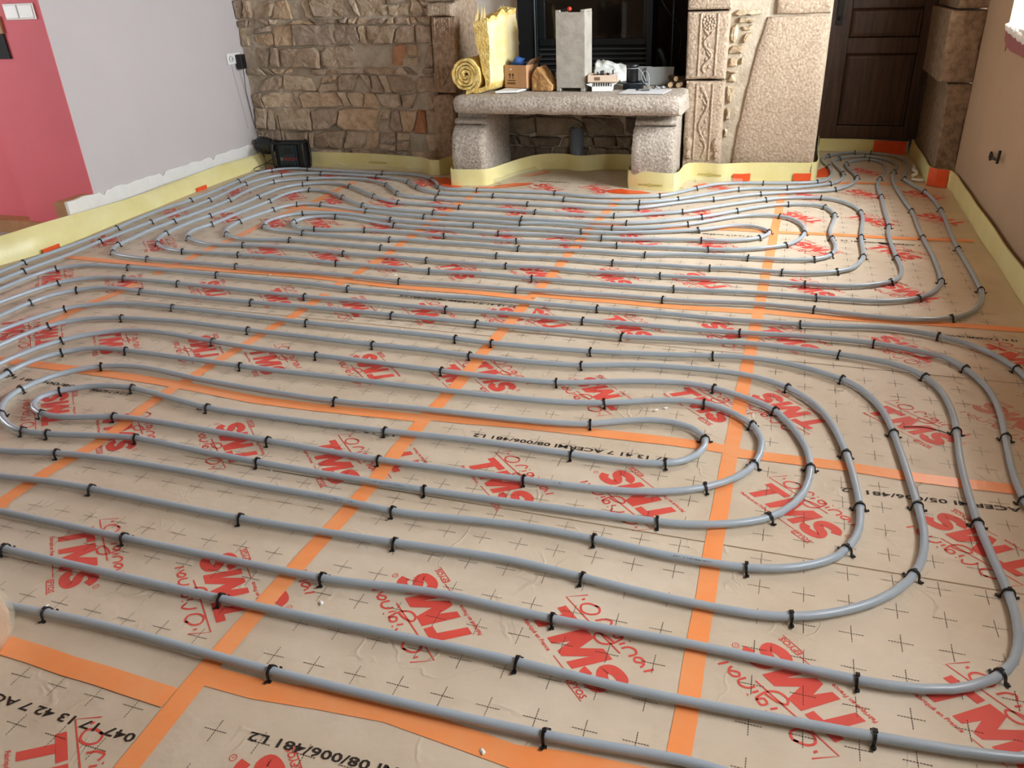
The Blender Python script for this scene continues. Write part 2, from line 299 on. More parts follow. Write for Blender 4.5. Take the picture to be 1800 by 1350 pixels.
FAR_PIPE="-2938,-1600,-2945,-200,-2953,640,-2964,1280,-2978,1560,-2977,1619,-2964,1839,-2964,2039,-2969,2219,-2994,2437,-3002,2617,-2998,2737,-2976,2916,-2974,3035,-2981,3215,-2999,3475,-3025,3713,-3021,3772,-3012,3811,-2997,3848,-2977,3882,-2937,3926,-2888,3959,-2834,3982,-2795,3987,-2597,3966,-2258,3945,-2038,3937,-1878,3942,-1818,3940,-1759,3930,-1683,3907,-1628,3883,-1578,3851,-1533,3812,-1492,3767,-1456,3719,-1392,3618,-1367,3588,-1337,3563,-1320,3553,-1302,3545,-1264,3535,-1205,3531,-1045,3540,-545,3554,-466,3544,-370,3517,-311,3505,-212,3499,-152,3501,-73,3512,25,3531,103,3551,177,3579,211,3600,242,3625,295,3684,426,3861,464,3907,507,3948,557,3981,611,4007,668,4023,945,4066,1082,4095,1157,4121,1190,4141,1204,4155,1217,4170,1236,4204,1256,4260,1270,4338,1276,4418,1275,4498,1267,4598,1256,4677,1229,4814,1224,4854,1225,4893,1236,4952,1250,4989,1280,5040,1304,5072,1346,5114,1394,5150,1428,5169,1465,5182,1504,5187,1544,5185,1602,5173,1658,5152,1692,5132,1721,5105,1755,5057,1773,5022,1791,4965,1799,4926,1805,4866,1806,4806,1802,4726,1784,4588,1741,4372,1737,4313,1740,4273,1752,4214,1809,4023,1822,3964,1848,3766,1855,3646,1854,3386,1838,2827,1842,2427,1839,2187,1833,2107,1822,2048,1805,1991,1782,1936,1752,1884,1728,1852,1700,1824,1668,1801,1614,1776,1576,1764,1518,1753,1418,1749,1298,1757,1160,1776,1060,1787,900,1793,821,1788,662,1766,543,1757,283,1759,103,1750,-17,1749,-177,1739,-497,1735,-776,1725,-856,1728,-1056,1743,-1195,1749,-1295,1750,-1515,1742,-1855,1755,-2295,1759,-2454,1772,-2533,1785,-2588,1807,-2620,1829,-2635,1842,-2668,1891,-2683,1927,-2692,1966,-2700,2085,-2715,2184,-2719,2243,-2717,2323,-2691,2702,-2689,2862,-2697,3022,-2725,3200,-2732,3259,-2734,3319,-2731,3399,-2722,3478,-2704,3534,-2682,3567,-2638,3605,-2586,3634,-2530,3657,-2435,3688,-2358,3709,-2299,3719,-2219,3727,-2160,3728,-2100,3723,-2022,3707,-1946,3682,-1873,3650,-1821,3619,-1790,3595,-1747,3553,-1619,3399,-1577,3357,-1546,3332,-1512,3312,-1456,3293,-1377,3281,-1099,3252,-919,3239,-399,3235,-140,3221,-41,3230,77,3252,114,3266,149,3285,321,3421,457,3507,561,3563,688,3660,772,3714,825,3742,898,3775,1234,3904,1284,3935,1311,3964,1366,4047,1400,4119,1424,4195,1438,4273,1439,4313,1433,4373,1397,4569,1385,4648,1383,4708,1392,4767,1413,4822,1445,4872,1488,4912,1522,4929,1540,4932,1557,4930,1573,4924,1588,4913,1601,4899,1620,4866,1634,4828,1642,4789,1647,4750,1648,4690,1642,4610,1633,4531,1573,4237,1559,4138,1551,4038,1549,3939,1554,3779,1547,3519,1545,3199,1541,3119,1529,3000,1526,2900,1528,2680,1538,2440,1536,2360,1530,2321,1521,2282,1498,2228,1474,2197,1427,2161,1357,2123,1320,2108,1282,2098,1223,2090,1083,2084,823,2083,623,2070,104,2053,4,2053,-136,2063,-375,2049,-755,2050,-974,2064,-1194,2063,-1274,2065,-1513,2092,-1673,2098,-1872,2093,-1932,2088,-2070,2066,-2130,2064,-2189,2073,-2246,2090,-2301,2113,-2353,2142,-2384,2167,-2407,2198,-2423,2234,-2434,2272,-2437,2311,-2436,2330,-2411,2426,-2404,2485,-2405,2685,-2386,2984,-2386,3044,-2394,3144,-2392,3203,-2377,3260,-2358,3295,-2332,3323,-2298,3341,-2260,3349,-2201,3347,-2162,3339,-2107,3317,-2054,3288,-1987,3245,-1923,3197,-1814,3109,-1731,3055,-1677,3027,-1603,2997,-1546,2979,-1488,2966,-1369,2952,-1209,2949,-1071,2931,-791,2920,-552,2903,-272,2898,-52,2905,67,2917,145,2934,221,2960,329,3013,449,3084,547,3153,592,3193,796,3385,875,3446,944,3486,999,3510,1056,3526,1115,3532,1153,3525,1187,3508,1201,3496,1224,3465,1240,3428,1256,3371,1262,3332,1265,3272,1258,3192,1237,3034,1232,2974,1234,2874,1251,2715,1249,2655,1242,2596,1223,2540,1202,2507,1189,2492,1159,2467,1106,2442,1048,2428,988,2422,808,2419,529,2408,469,2399,333,2367,254,2360,14,2364,-245,2343,-345,2338,-425,2341,-624,2355,-864,2355,-1044,2363,-1182,2349,-1302,2349,-1482,2355,-1662,2366,-1841,2382,-1920,2394,-1977,2411,-2029,2439,-2058,2466,-2069,2481,-2083,2517,-2090,2556,-2086,2615,-2067,2671,-2046,2704,-2019,2732,-1969,2764,-1914,2785,-1835,2801,-1736,2812,-1657,2808,-1578,2794,-1404,2750,-1325,2734,-1206,2718,-1087,2708,-1007,2706,-767,2710,-487,2702,-327,2709,-128,2701,-28,2705,71,2717,150,2734,265,2767,436,2823,492,2845,545,2872,644,2939,695,2970,732,2986,770,2993,808,2990,826,2984,860,2965,889,2939,908,2907,913,2889,913,2871,903,2834,874,2783,862,2768,831,2743,797,2723,742,2699,704,2687,665,2679,526,2667,190,2620,70,2607,-30,2603,-309,2605,-528,2584,-628,2582,-888,2599,-1108,2605,-1207,2613,-1305,2633,-1476,2689,-1553,2709,-1651,2727,-1731,2730,-1771,2726,-1809,2718,-1846,2703,-1862,2693,-1890,2666,-1900,2650,-1913,2614,-1916,2595,-1911,2558,-1903,2541,-1891,2526,-1863,2499,-1829,2479,-1792,2466,-1753,2459,-1713,2457,-1593,2462,-1376,2494,-1256,2499,-1096,2495,-857,2474,-737,2467,-537,2461,-397,2462,-118,2481,142,2491,581,2516,681,2525,740,2536,816,2559,871,2582,924,2611,989,2656,1018,2683,1041,2715,1067,2769,1085,2826,1098,2905,1099,2984,1086,3063,1067,3120,1038,3171,1011,3199,995,3210,959,3226,901,3237,862,3236,823,3228,785,3215,733,3187,669,3139,488,2981,423,2935,354,2896,281,2863,205,2839,127,2821,47,2811,-72,2810,-352,2830,-411,2825,-509,2807,-568,2805,-808,2822,-1048,2829,-1147,2835,-1346,2859,-1563,2895,-1661,2916,-1952,2989,-2011,2996,-2070,2993,-2107,2981,-2125,2972,-2157,2949,-2183,2920,-2202,2886,-2219,2830,-2255,2653,-2269,2554,-2270,2494,-2264,2435,-2251,2377,-2237,2340,-2204,2290,-2161,2250,-2110,2218,-2055,2198,-2015,2192,-1936,2194,-1759,2224,-1679,2230,-1120,2203,-760,2206,-460,2196,-360,2198,-81,2214,219,2207,419,2217,619,2218,737,2236,777,2239,956,2230,1036,2230,1115,2241,1191,2264,1261,2302,1305,2341,1327,2374,1342,2410,1370,2506,1380,2585,1384,2845,1396,3024,1412,3204,1416,3304,1413,3383,1401,3462,1383,3520,1359,3574,1326,3624,1284,3666,1233,3694,1195,3703,1156,3703,1038,3684,1000,3674,945,3650,829,3572,684,3465,590,3391,470,3286,423,3248,390,3226,337,3197,154,3117,42,3075,-36,3057,-116,3051,-275,3051,-754,3081,-1014,3087,-1253,3113,-1393,3123,-1471,3135,-1547,3159,-1601,3185,-1636,3205,-1717,3263,-1955,3446,-2021,3490,-2074,3518,-2149,3545,-2228,3559,-2287,3558,-2345,3544,-2382,3529,-2417,3510,-2464,3474,-2490,3444,-2511,3411,-2530,3355,-2538,3296,-2540,3216,-2538,3076,-2529,2916,-2531,2836,-2548,2657,-2576,2479,-2581,2400,-2577,2280,-2567,2201,-2543,2125,-2515,2072,-2491,2041,-2463,2012,-2432,1988,-2398,1967,-2325,1935,-2287,1924,-2248,1918,-2168,1915,-2028,1922,-1628,1935,-1548,1932,-1249,1910,-969,1906,-730,1894,-650,1896,-510,1906,-430,1908,-130,1898,450,1899,570,1903,949,1928,1149,1926,1368,1927,1407,1933,1446,1944,1501,1966,1536,1986,1582,2023,1620,2069,1649,2121,1678,2195,1687,2234,1695,2293,1703,2533,1693,2993,1695,3473,1678,3712,1662,4052,1659,4192,1663,4311,1670,4391,1688,4510,1719,4646,1726,4705,1727,4765,1719,4824,1710,4863,1696,4901,1679,4936,1657,4970,1632,5001,1603,5027,1570,5048,1534,5057,1515,5057,1477,5048,1442,5030,1410,5006,1367,4965,1330,4918,1313,4883,1300,4826,1302,4766,1350,4450,1353,4350,1343,4271,1327,4214,1304,4159,1270,4110,1241,4083,1193,4047,1091,3984,1021,3946,946,3918,751,3875,714,3861,678,3844,629,3810,584,3771,482,3675,368,3562,323,3523,274,3488,188,3437,135,3411,97,3397,39,3384,-21,3376,-160,3368,-240,3372,-399,3391,-559,3400,-858,3407,-1138,3399,-1218,3404,-1277,3412,-1316,3423,-1371,3445,-1423,3474,-1456,3497,-1530,3563,-1638,3681,-1685,3718,-1719,3738,-1793,3768,-1888,3798,-1986,3820,-2085,3834,-2224,3845,-2384,3850,-2504,3846,-2604,3835,-2662,3821,-2716,3798,-2765,3764,-2804,3720,-2824,3686,-2841,3649,-2866,3574,-2881,3495,-2885,3416,-2878,3316,-2844,3038,-2837,2898,-2839,2738,-2850,2399,-2855,2039,-2853,1959,-2837,1719,-2851,1440,-2838,1060,-2824,220,-2814,-1600"
NEAR_PIPE="-2750,-1600,-2728,-180,-2722,480,-2721,1080,-2731,1360,-2726,1419,-2713,1477,-2697,1513,-2686,1529,-2658,1556,-2625,1577,-2588,1593,-2550,1603,-2511,1609,-2451,1613,-2151,1620,-1871,1618,-1451,1604,-1231,1600,-953,1575,-733,1577,-573,1573,-353,1590,-274,1593,206,1587,486,1598,726,1590,786,1590,1106,1604,1225,1616,1363,1636,1423,1639,1483,1633,1541,1619,1597,1598,1650,1571,1700,1538,1728,1511,1753,1479,1784,1428,1809,1374,1821,1336,1831,1277,1837,1218,1840,1058,1835,958,1827,878,1783,582,1671,-130,1649,-227,1617,-321,1588,-374,1563,-404,1534,-431,1483,-462,1427,-483,1312,-516,1234,-533,1155,-544,1095,-544,976,-529,896,-525,637,-543,97,-552,-383,-542,-543,-544,-703,-552,-803,-553,-1503,-551,-1843,-545,-2062,-536,-2162,-525,-2200,-517,-2237,-502,-2272,-483,-2303,-459,-2331,-430,-2354,-398,-2373,-363,-2386,-326,-2398,-247,-2403,-147,-2405,-7,-2398,833,-2404,1033,-2401,1092,-2395,1132,-2384,1170,-2367,1205,-2344,1237,-2301,1279,-2268,1300,-2232,1316,-2194,1326,-2134,1333,-1955,1325,-1455,1316,-955,1321,-435,1319,-15,1314,165,1319,345,1319,425,1322,803,1361,923,1367,1043,1361,1222,1343,1320,1327,1397,1305,1432,1287,1464,1264,1502,1219,1520,1184,1533,1147,1548,1068,1552,1008,1553,929,1531,649,1526,430,1529,330,1546,110,1546,30,1539,-29,1529,-67,1515,-104,1494,-138,1467,-167,1419,-201,1383,-218,1326,-234,1266,-242,1187,-244,847,-239,567,-246,307,-238,227,-242,8,-264,-132,-268,-912,-264,-1512,-256,-1752,-247,-1831,-241,-1890,-231,-1928,-218,-1980,-190,-2025,-151,-2060,-103,-2078,-68,-2094,-10,-2105,109,-2107,329,-2100,669,-2097,729,-2089,788,-2080,827,-2067,864,-2034,913,-1989,951,-1955,971,-1918,987,-1842,1009,-1763,1022,-1603,1037,-1484,1042,-1164,1028,-944,1025,-644,1015,-324,1018,-84,1008,96,1009,295,1024,334,1032,469,1069,567,1086,687,1095,807,1097,886,1091,944,1077,999,1054,1049,1021,1092,979,1138,915,1171,842,1194,766,1221,629,1239,470,1244,350,1237,271,1227,232,1213,195,1182,145,1153,117,1121,95,1086,76,1049,61,972,43,892,37,792,37,593,52,433,56,333,52,114,30,34,26,-166,35,-446,36,-666,44,-986,41,-1085,34,-1204,17,-1322,-6,-1381,-9,-1461,-2,-1579,15,-1618,24,-1655,37,-1706,68,-1750,108,-1783,157,-1799,193,-1810,232,-1816,271,-1821,390,-1833,469,-1833,508,-1827,547,-1815,585,-1797,620,-1760,666,-1712,700,-1656,720,-1617,727,-1557,730,-1198,724,-978,716,-838,714,-518,718,-198,717,242,728,322,736,420,755,497,777,647,831,706,843,745,845,784,842,840,822,891,791,934,750,955,718,975,662,980,623,977,563,963,506,947,469,926,436,886,392,839,355,786,326,731,304,673,288,594,276,475,266,-85,251,-245,252,-765,268,-1085,272,-1164,262,-1298,224,-1377,216,-1435,225,-1471,240,-1502,264,-1514,279,-1522,294,-1526,310,-1525,327,-1507,357,-1481,386,-1450,411,-1416,431,-1379,445,-1301,458,-1221,457,-906,405,-846,399,-766,396,-246,407,113,426,533,426,593,428,653,434,711,448,746,465,762,476,776,490,798,521,811,558,814,577,810,614,802,631,777,659,762,670,726,685,707,690,667,692,628,688,590,678,552,664,461,623,424,610,345,596,206,585,-134,573,-433,554,-613,553,-873,567,-1053,581,-1251,608,-1310,613,-1370,613,-1430,606,-1487,590,-1539,562,-1586,525,-1611,495,-1630,460,-1649,404,-1655,345,-1651,306,-1637,270,-1616,237,-1590,207,-1543,169,-1509,149,-1455,125,-1416,114,-1377,109,-1298,113,-1042,159,-963,167,-903,166,-703,153,-463,144,-223,139,-3,139,197,144,716,165,796,172,874,190,930,211,1000,248,1043,288,1076,337,1099,392,1116,470,1119,550,1109,629,1086,705,1054,778,1024,830,998,859,967,884,933,904,842,946,766,968,707,974,647,969,549,951,472,931,319,885,260,872,201,864,101,859,-59,858,-679,870,-959,870,-1159,884,-1437,915,-1517,920,-1616,916,-1675,903,-1712,889,-1747,870,-1796,837,-1826,810,-1853,781,-1876,749,-1896,714,-1917,658,-1926,620,-1934,560,-1942,361,-1939,201,-1932,141,-1924,102,-1911,65,-1882,13,-1842,-31,-1794,-65,-1758,-82,-1700,-97,-1621,-107,-1521,-115,-1262,-124,-1182,-121,-1042,-108,-942,-105,-462,-112,-322,-111,-42,-102,397,-81,477,-85,776,-110,936,-114,996,-112,1035,-107,1112,-85,1184,-50,1249,-5,1292,36,1339,100,1365,154,1385,231,1392,291,1391,390,1360,829,1343,928,1319,1004,1303,1040,1283,1075,1259,1106,1229,1132,1196,1153,1125,1188,1050,1216,1011,1225,952,1233,892,1235,852,1234,596,1191,338,1156,218,1148,-62,1139,-142,1140,-281,1150,-421,1154,-981,1158,-1721,1179,-1841,1177,-1940,1166,-2017,1146,-2071,1121,-2122,1088,-2151,1062,-2163,1047,-2189,994,-2222,879,-2242,781,-2249,681,-2254,441,-2253,161,-2247,-39,-2237,-138,-2220,-195,-2202,-230,-2180,-263,-2153,-292,-2122,-316,-2087,-337,-2051,-351,-2012,-361,-1953,-369,-1753,-378,-453,-393,-153,-393,447,-386,807,-392,1326,-370,1426,-360,1504,-346,1541,-333,1574,-313,1615,-270,1645,-218,1673,-143,1689,-65,1709,134,1713,214,1712,273,1701,352,1672,448,1664,486,1659,566,1665,686,1695,984,1698,1064,1696,1124,1685,1203,1669,1261,1655,1298,1619,1368,1594,1397,1579,1408,1451,1452,1374,1471,1295,1480,1135,1482,1035,1478,736,1454,396,1450,156,1443,-144,1447,-444,1433,-843,1440,-1223,1437,-1683,1456,-2203,1465,-2283,1458,-2341,1444,-2395,1421,-2446,1389,-2488,1347,-2498,1331,-2514,1295,-2524,1257,-2548,1119,-2560,1000,-2563,840,-2558,400,-2560,160,-2600,-1600"
CLIPS="-2965,3898,50,0,0;-2677,3973,-7,0,1;-1998,3937,1,0,2;-1519,3797,-47,0,3;-1367,3588,-45,0,4;-1065,3539,3,0,5;-505,3550,-7,0,6;195,3589,31,0,7;402,3829,53,0,8;827,4046,9,0,9;1174,4130,33,0,10;-2885,3436,-91,1,0;-2779,3751,-134,1,1;-2484,3847,-177,1,2;-1986,3820,170,1,3;-1668,3707,143,1,4;-1530,3563,134,1,5;-1297,3417,165,1,6;-898,3406,-179,1,7;-399,3391,175,1,8;97,3397,-163,1,9;323,3523,-142,1,10;678,3844,-150,1,11;984,3930,-159,1,12;1256,4096,-135,1,13;-2704,3534,63,2,0;-2492,3670,19,2,1;-1790,3595,-40,2,2;-1592,3370,-44,2,3;-1258,3269,-6,2,4;-599,3238,0,2,5;114,3266,25,2,6;544,3553,29,2,7;825,3742,26,2,8;1284,3935,40,2,9;-2433,3499,-144,3,0;-2039,3500,151,3,1;-1717,3263,143,3,2;-1471,3135,167,3,3;-1014,3087,177,3,4;-495,3064,176,3,5;3,3064,-167,3,6;390,3226,-148,3,7;862,3595,-145,3,8;1195,3703,174,3,9;1411,3403,97,3,10;-2411,2426,78,4,0;-2385,3004,90,4,1;-2280,3346,13,4,2;-1923,3197,-38,4,3;-1677,3027,-25,4,4;-1130,2937,-8,4,5;-532,2902,-2,4,6;107,2924,12,4,7;515,3129,37,4,8;707,3304,43,4,9;999,3510,20,4,10;1214,3481,-53,4,11;1264,3312,-86,4,12;-2224,2810,-103,5,0;-2141,2962,-144,5,1;-1971,2992,172,5,2;-1583,2899,168,5,3;-1147,2835,175,5,4;-509,2807,-174,5,5;47,2811,-176,5,6;456,2958,-145,5,7;959,3226,161,5,8;-1969,2764,26,6,0;-1325,2734,-10,6,1;-767,2710,0,6,2;-108,2701,1,6,3;528,2862,28,6,4;913,2889,-83,6,5;-1711,2731,-180,7,0;-1247,2619,169,7,1;-568,2582,-178,7,2;30,2605,-177,7,3;566,2671,-176,7,4;862,2768,-134,7,5;-1915,2576,-81,8,0;-1693,2457,0,8,1;-1376,2494,5,8,2;-857,2474,-4,8,3;-417,2462,1,8,4;142,2491,3,8,5;621,2519,5,8,6;1004,2669,44,8,7;1098,2905,85,8,8;-2044,2452,137,9,0;-1722,2371,175,9,1;-1143,2352,-173,9,2;-365,2338,179,9,3;314,2364,-172,9,4;828,2419,-179,9,5;1142,2457,-152,9,6;1223,2540,-116,9,7;-2270,2514,-90,10,0;-2176,2262,-41,10,1;-1719,2228,4,10,2;-1120,2203,-1,10,3;-440,2196,1,10,4;179,2207,0,10,5;658,2223,8,10,6;996,2229,0,10,7;1244,2291,32,10,8;1377,2545,83,10,9;1386,2885,87,10,10;-2353,2142,145,11,0;-1932,2088,-173,11,1;-1274,2065,177,11,2;-775,2051,178,11,3;-335,2050,-178,11,4;443,2064,-178,11,5;1103,2085,-179,11,6;1474,2197,-134,11,7;-2567,2201,-78,12,0;-2463,2012,-41,12,1;-2208,1915,-2,12,2;-1848,1926,2,12,3;-1229,1909,-2,12,4;-690,1894,1,12,5;-150,1898,-1,12,6;530,1901,2,12,7;1149,1926,0,12,8;1568,2009,41,12,9;1691,2253,81,12,10;-2689,1946,103,13,0;-2605,1817,146,13,1;-2315,1759,177,13,2;-1735,1752,178,13,3;-776,1725,180,13,4;-177,1739,-178,13,5;503,1756,-179,13,6;1140,1779,173,13,7;1668,1801,-148,13,8;1838,2167,-93,13,9;-2697,1513,59,14,0;-2311,1615,2,14,1;-1751,1615,-2,14,2;-972,1576,-3,14,3;246,1588,2,14,4;1086,1602,4,14,5;1597,1598,-24,14,6;1816,1356,-73,14,7;-2498,1331,-120,15,0;-2203,1465,-178,15,1;-1863,1459,180,15,2;-1123,1436,-180,15,3;-404,1434,-179,15,4;216,1444,-179,15,5;856,1462,-175,15,6;1354,1474,172,15,7;1647,1316,115,15,8;-2403,1073,86,16,0;-2316,1266,42,16,1;-1975,1325,-2,16,2;-1335,1316,0,16,3;-615,1318,0,16,4;-215,1315,-1,16,5;405,1321,3,16,6;1222,1343,-8,16,7;1502,1219,-58,16,8;-2163,1047,-126,17,0;-1661,1178,178,17,1;-941,1157,179,17,2;-241,1147,176,17,3;-82,1139,-180,17,4;318,1154,-175,17,5;773,1222,-170,17,6;1229,1132,143,17,7;1364,789,94,17,8;1390,410,93,17,9;-2067,864,65,18,0;-1802,1017,9,18,1;-1144,1027,-2,18,2;-544,1014,0,18,3;-124,1010,-2,18,4;314,1028,11,18,5;1049,1021,-39,18,6;1221,629,-81,18,7;-1876,749,-122,19,0;-1218,889,174,19,1;-719,870,180,19,2;-179,860,179,19,3;260,872,-170,19,4;805,959,163,19,5;1012,845,131,19,6;-1831,449,97,20,0;-1774,652,48,20,1;-1517,729,-1,20,2;-958,715,-1,20,3;458,765,16,20,4;784,842,-11,20,5;946,734,-57,20,6;-1505,582,-154,21,0;-453,553,-178,21,1;443,616,-161,21,2;810,614,108,21,3;-1495,372,47,22,0;-1241,458,-3,22,1;-866,400,-5,22,2;-186,409,3,22,3;433,425,0,22,4;711,448,20,22,5;-1416,220,169,23,0;-1144,266,-170,23,1;-525,261,178,23,2;-125,250,180,23,3;335,262,-179,23,4;839,355,-147,23,5;963,506,-110,23,6;-1655,345,-89,24,0;-1560,181,-38,24,1;-1377,109,-4,24,2;-1278,116,8,24,3;-963,167,2,24,4;-483,144,-2,24,5;77,140,1,24,6;736,166,4,24,7;1015,260,40,24,8;1119,530,90,24,9;-1145,26,-172,25,0;34,26,-180,25,1;593,52,177,25,2;972,43,-172,25,3;1204,177,-120,25,4;1244,370,-90,25,5;-882,-105,0,26,0;-362,-112,1,26,1;97,-96,3,26,2;596,-96,-5,26,3;1074,-98,16,26,4;1349,118,63,26,5;-612,-267,180,27,0;-12,-265,-177,27,1;567,-246,180,27,2;1207,-244,-179,27,3;1481,-153,-132,27,4;1546,110,-87,27,5;-893,-388,-1,28,0;-213,-394,0,28,1;527,-387,-1,28,2;1227,-375,2,28,3;-583,-545,-177,29,0;37,-552,180,29,1;637,-543,-178,29,2;1262,4637,98,100,0;1268,5024,58,100,1;1342,4934,-126,100,2;1352,4430,-85,100,3;1388,4747,79,100,4;1439,4313,91,100,5;1465,5182,14,100,6;1534,5057,176,100,7;1557,4930,-14,100,8;1583,5178,-13,100,9;1692,4529,78,100,10;1737,4313,-89,100,11;1238,2834,-83,101,0;1527,370,-88,101,1;1532,2560,-87,101,2;1541,3119,-95,101,3;1548,849,-95,101,4;1554,3799,-89,101,5;1583,4296,-101,101,6;1661,506,96,101,7;1683,845,84,101,8;1693,2933,91,101,9;1695,3473,92,101,10;1822,3964,-80,101,11;1837,2767,-90,101,12;1856,3526,-90,101,13;-3002,3514,95,102,0;-2978,1560,91,102,1;-2975,2935,87,102,2;-2971,2239,94,102,3;-2854,1979,-88,102,4;-2851,1440,-90,102,5;-2850,2399,-91,102,6;-2839,2958,-88,102,7;-2708,2443,86,102,8;-2693,2982,95,102,9;-2556,2598,-99,102,10;-2538,3096,-88,102,11"
LOGOS="-270,225,0,0,0;-1071,203,0,0,0;-903,804,0,0,0;-1674,807,0,0,0;264,254,0,0,0;777,856,0,0,0;397,1449,0,0,0;1038,1469,0,0,0;1835,1482,0,0,0;1426,879,0,0,0;1077,326,0,0,0;641,-301,0,0,0;1454,-284,0,0,0;-692,-351,0,0,0;-2636,1415,0,0,0;-2226,815,0,0,0;-1280,1428,0,0,0;-495,1401,0,0,0;-2486,2022,0,0,0;-1370,2035,0,0,0;-570,1957,0,0,0;202,2034,0,0,0;1111,2070,0,0,0;-1765,2614,0,0,0;-960,2558,0,0,0;-166,2523,0,0,0;620,2626,0,0,0;1537,2691,0,0,0;-2065,2585,0,0,0;-2911,2650,0,0,0;-2839,3243,0,0,0;-1181,3145,0,0,0;-674,3120,0,0,0;175,3230,0,0,0;1462,3274,0,0,0;-1993,3156,0,0,0;-266,3749,0,0,0;-2397,3829,0,0,0;-1579,3729,0,0,0;-648,255,1,0,0;-1432,286,1,0,0;-1250,860,1,0,0;-468,857,1,0,0;426,862,1,0,0;1052,892,1,0,0;816,1480,1,0,0;1471,1488,1,0,0;1522,311,1,0,0;655,295,1,0,0;1099,-279,1,0,0;280,-272,1,0,0;-2032,816,1,0,0;-2160,1438,1,0,0;-1664,1462,1,0,0;-844,1406,1,0,0;-2855,2052,1,0,0;-1748,2061,1,0,0;-954,2004,1,0,0;642,2070,1,0,0;1545,2112,1,0,0;-1325,2621,1,0,0;-527,2573,1,0,0;231,2654,1,0,0;1153,2682,1,0,0;-2431,2638,1,0,0;-2331,3211,1,0,0;-1554,3154,1,0,0;-247,3155,1,0,0;547,3232,1,0,0;1079,3277,1,0,0;1838,3379,1,0,0;-615,3742,1,0,0;558,3931,1,0,0;1108,3817,1,0,0;1472,3908,1,0,0;1519,4567,1,0,0;1816,3936,1,0,0;-2866,3921,1,0,0;-1995,3812,1,0,0;1748,990,1,0,0;-107,836,0,-1,-85;2,886,0,1,-85;-183,-285,0,1,-110;-247,-334,1,-1,-110;-125,336,1,1,-105;35,1461,1,1,-30;-102,1443,1,-1,-45;-150,2002,1,-1,0;-223,-903,0,0,0;209,-820,1,0,0"
TAPES={'C1': [[0.884, -0.526], [0.892, 0.587], [0.959, 3.838]], 'C2a': [[-0.107, -0.83], [-0.115, -0.619], [-0.11, -0.171], [-0.096, 0.166], [-0.108, 0.341], [-0.106, 0.54]], 'C2b': [[-0.108, 0.512], [-0.092, 0.816], [-0.093, 0.962], [-0.1, 1.086], [-0.091, 1.413], [-0.096, 1.673]], 'C2c': [[-0.091, 1.682], [-0.081, 2.016], [-0.084, 2.335], [-0.081, 2.593], [-0.09, 2.806], [-0.062, 3.354], [-0.066, 3.499]], 'C3a': [[-1.04, -0.386], [-1.11, -0.204], [-1.111, -0.042], [-1.09, 0.103], [-1.09, 0.222], [-1.112, 0.361], [-1.113, 0.549]], 'C3b': [[-1.107, 0.532], [-1.101, 0.784], [-1.088, 0.927], [-1.079, 1.117], [-1.064, 1.246], [-1.068, 1.52]], 'C3c': [[-1.076, 1.629], [-1.054, 1.993], [-1.05, 2.15], [-1.062, 2.314], [-1.062, 2.458], [-1.075, 2.693], [-1.063, 2.927], [-1.075, 3.163], [-1.059, 3.377], [-1.066, 3.536]], 'C4b': [[-2.1, 0.813], [-2.122, 0.925], [-2.123, 1.204], [-2.102, 1.31], [-2.115, 1.448]], 'C4c': [[-2.115, 1.578], [-2.111, 1.844], [-2.119, 2.019], [-2.105, 2.187], [-2.105, 2.351], [-2.118, 2.588], [-2.112, 2.836], [-2.086, 3.124], [-2.105, 3.467], [-2.095, 3.684]], 'R1a': [[-0.696, -0.64], [-0.14, -0.659]], 'R1b': [[-0.133, -0.588], [0.02, -0.591], [0.315, -0.568], [0.585, -0.593], [0.692, -0.579], [0.859, -0.569]], 'R2a': [[-2.12, 0.553], [-1.199, 0.552], [-0.753, 0.515], [-0.522, 0.517], [-0.109, 0.539]], 'R2b': [[-0.117, 0.556], [0.019, 0.563], [0.19, 0.579], [0.383, 0.587], [0.835, 0.596], [0.917, 0.587]], 'R2c': [[0.884, 0.578], [1.203, 0.583], [1.394, 0.573], [1.815, 0.582]], 'R3a': [[-2.85, 1.724], [-2.508, 1.714], [-1.709, 1.718], [-1.372, 1.726], [-1.261, 1.724], [-0.712, 1.684], [-0.376, 1.694], [-0.089, 1.675]], 'R3b': [[-0.106, 1.73], [-0.01, 1.721], [0.213, 1.719], [0.298, 1.724], [0.514, 1.716], [0.908, 1.73]], 'R3c': [[0.895, 1.747], [1.07, 1.734], [1.367, 1.745], [1.723, 1.765], [2.042, 1.763]], 'R4a': [[-2.21, 2.92], [-2.103, 2.924], [-1.82, 2.916], [-1.588, 2.873]], 'R4b': [[-0.102, 2.887], [0.113, 2.879], [0.437, 2.905], [0.593, 2.946], [0.804, 2.952], [0.982, 2.941], [1.206, 2.951], [1.512, 2.945], [1.94, 2.967]], 'R5': [[1.192, 4.165], [1.411, 4.199], [1.729, 4.2]]}
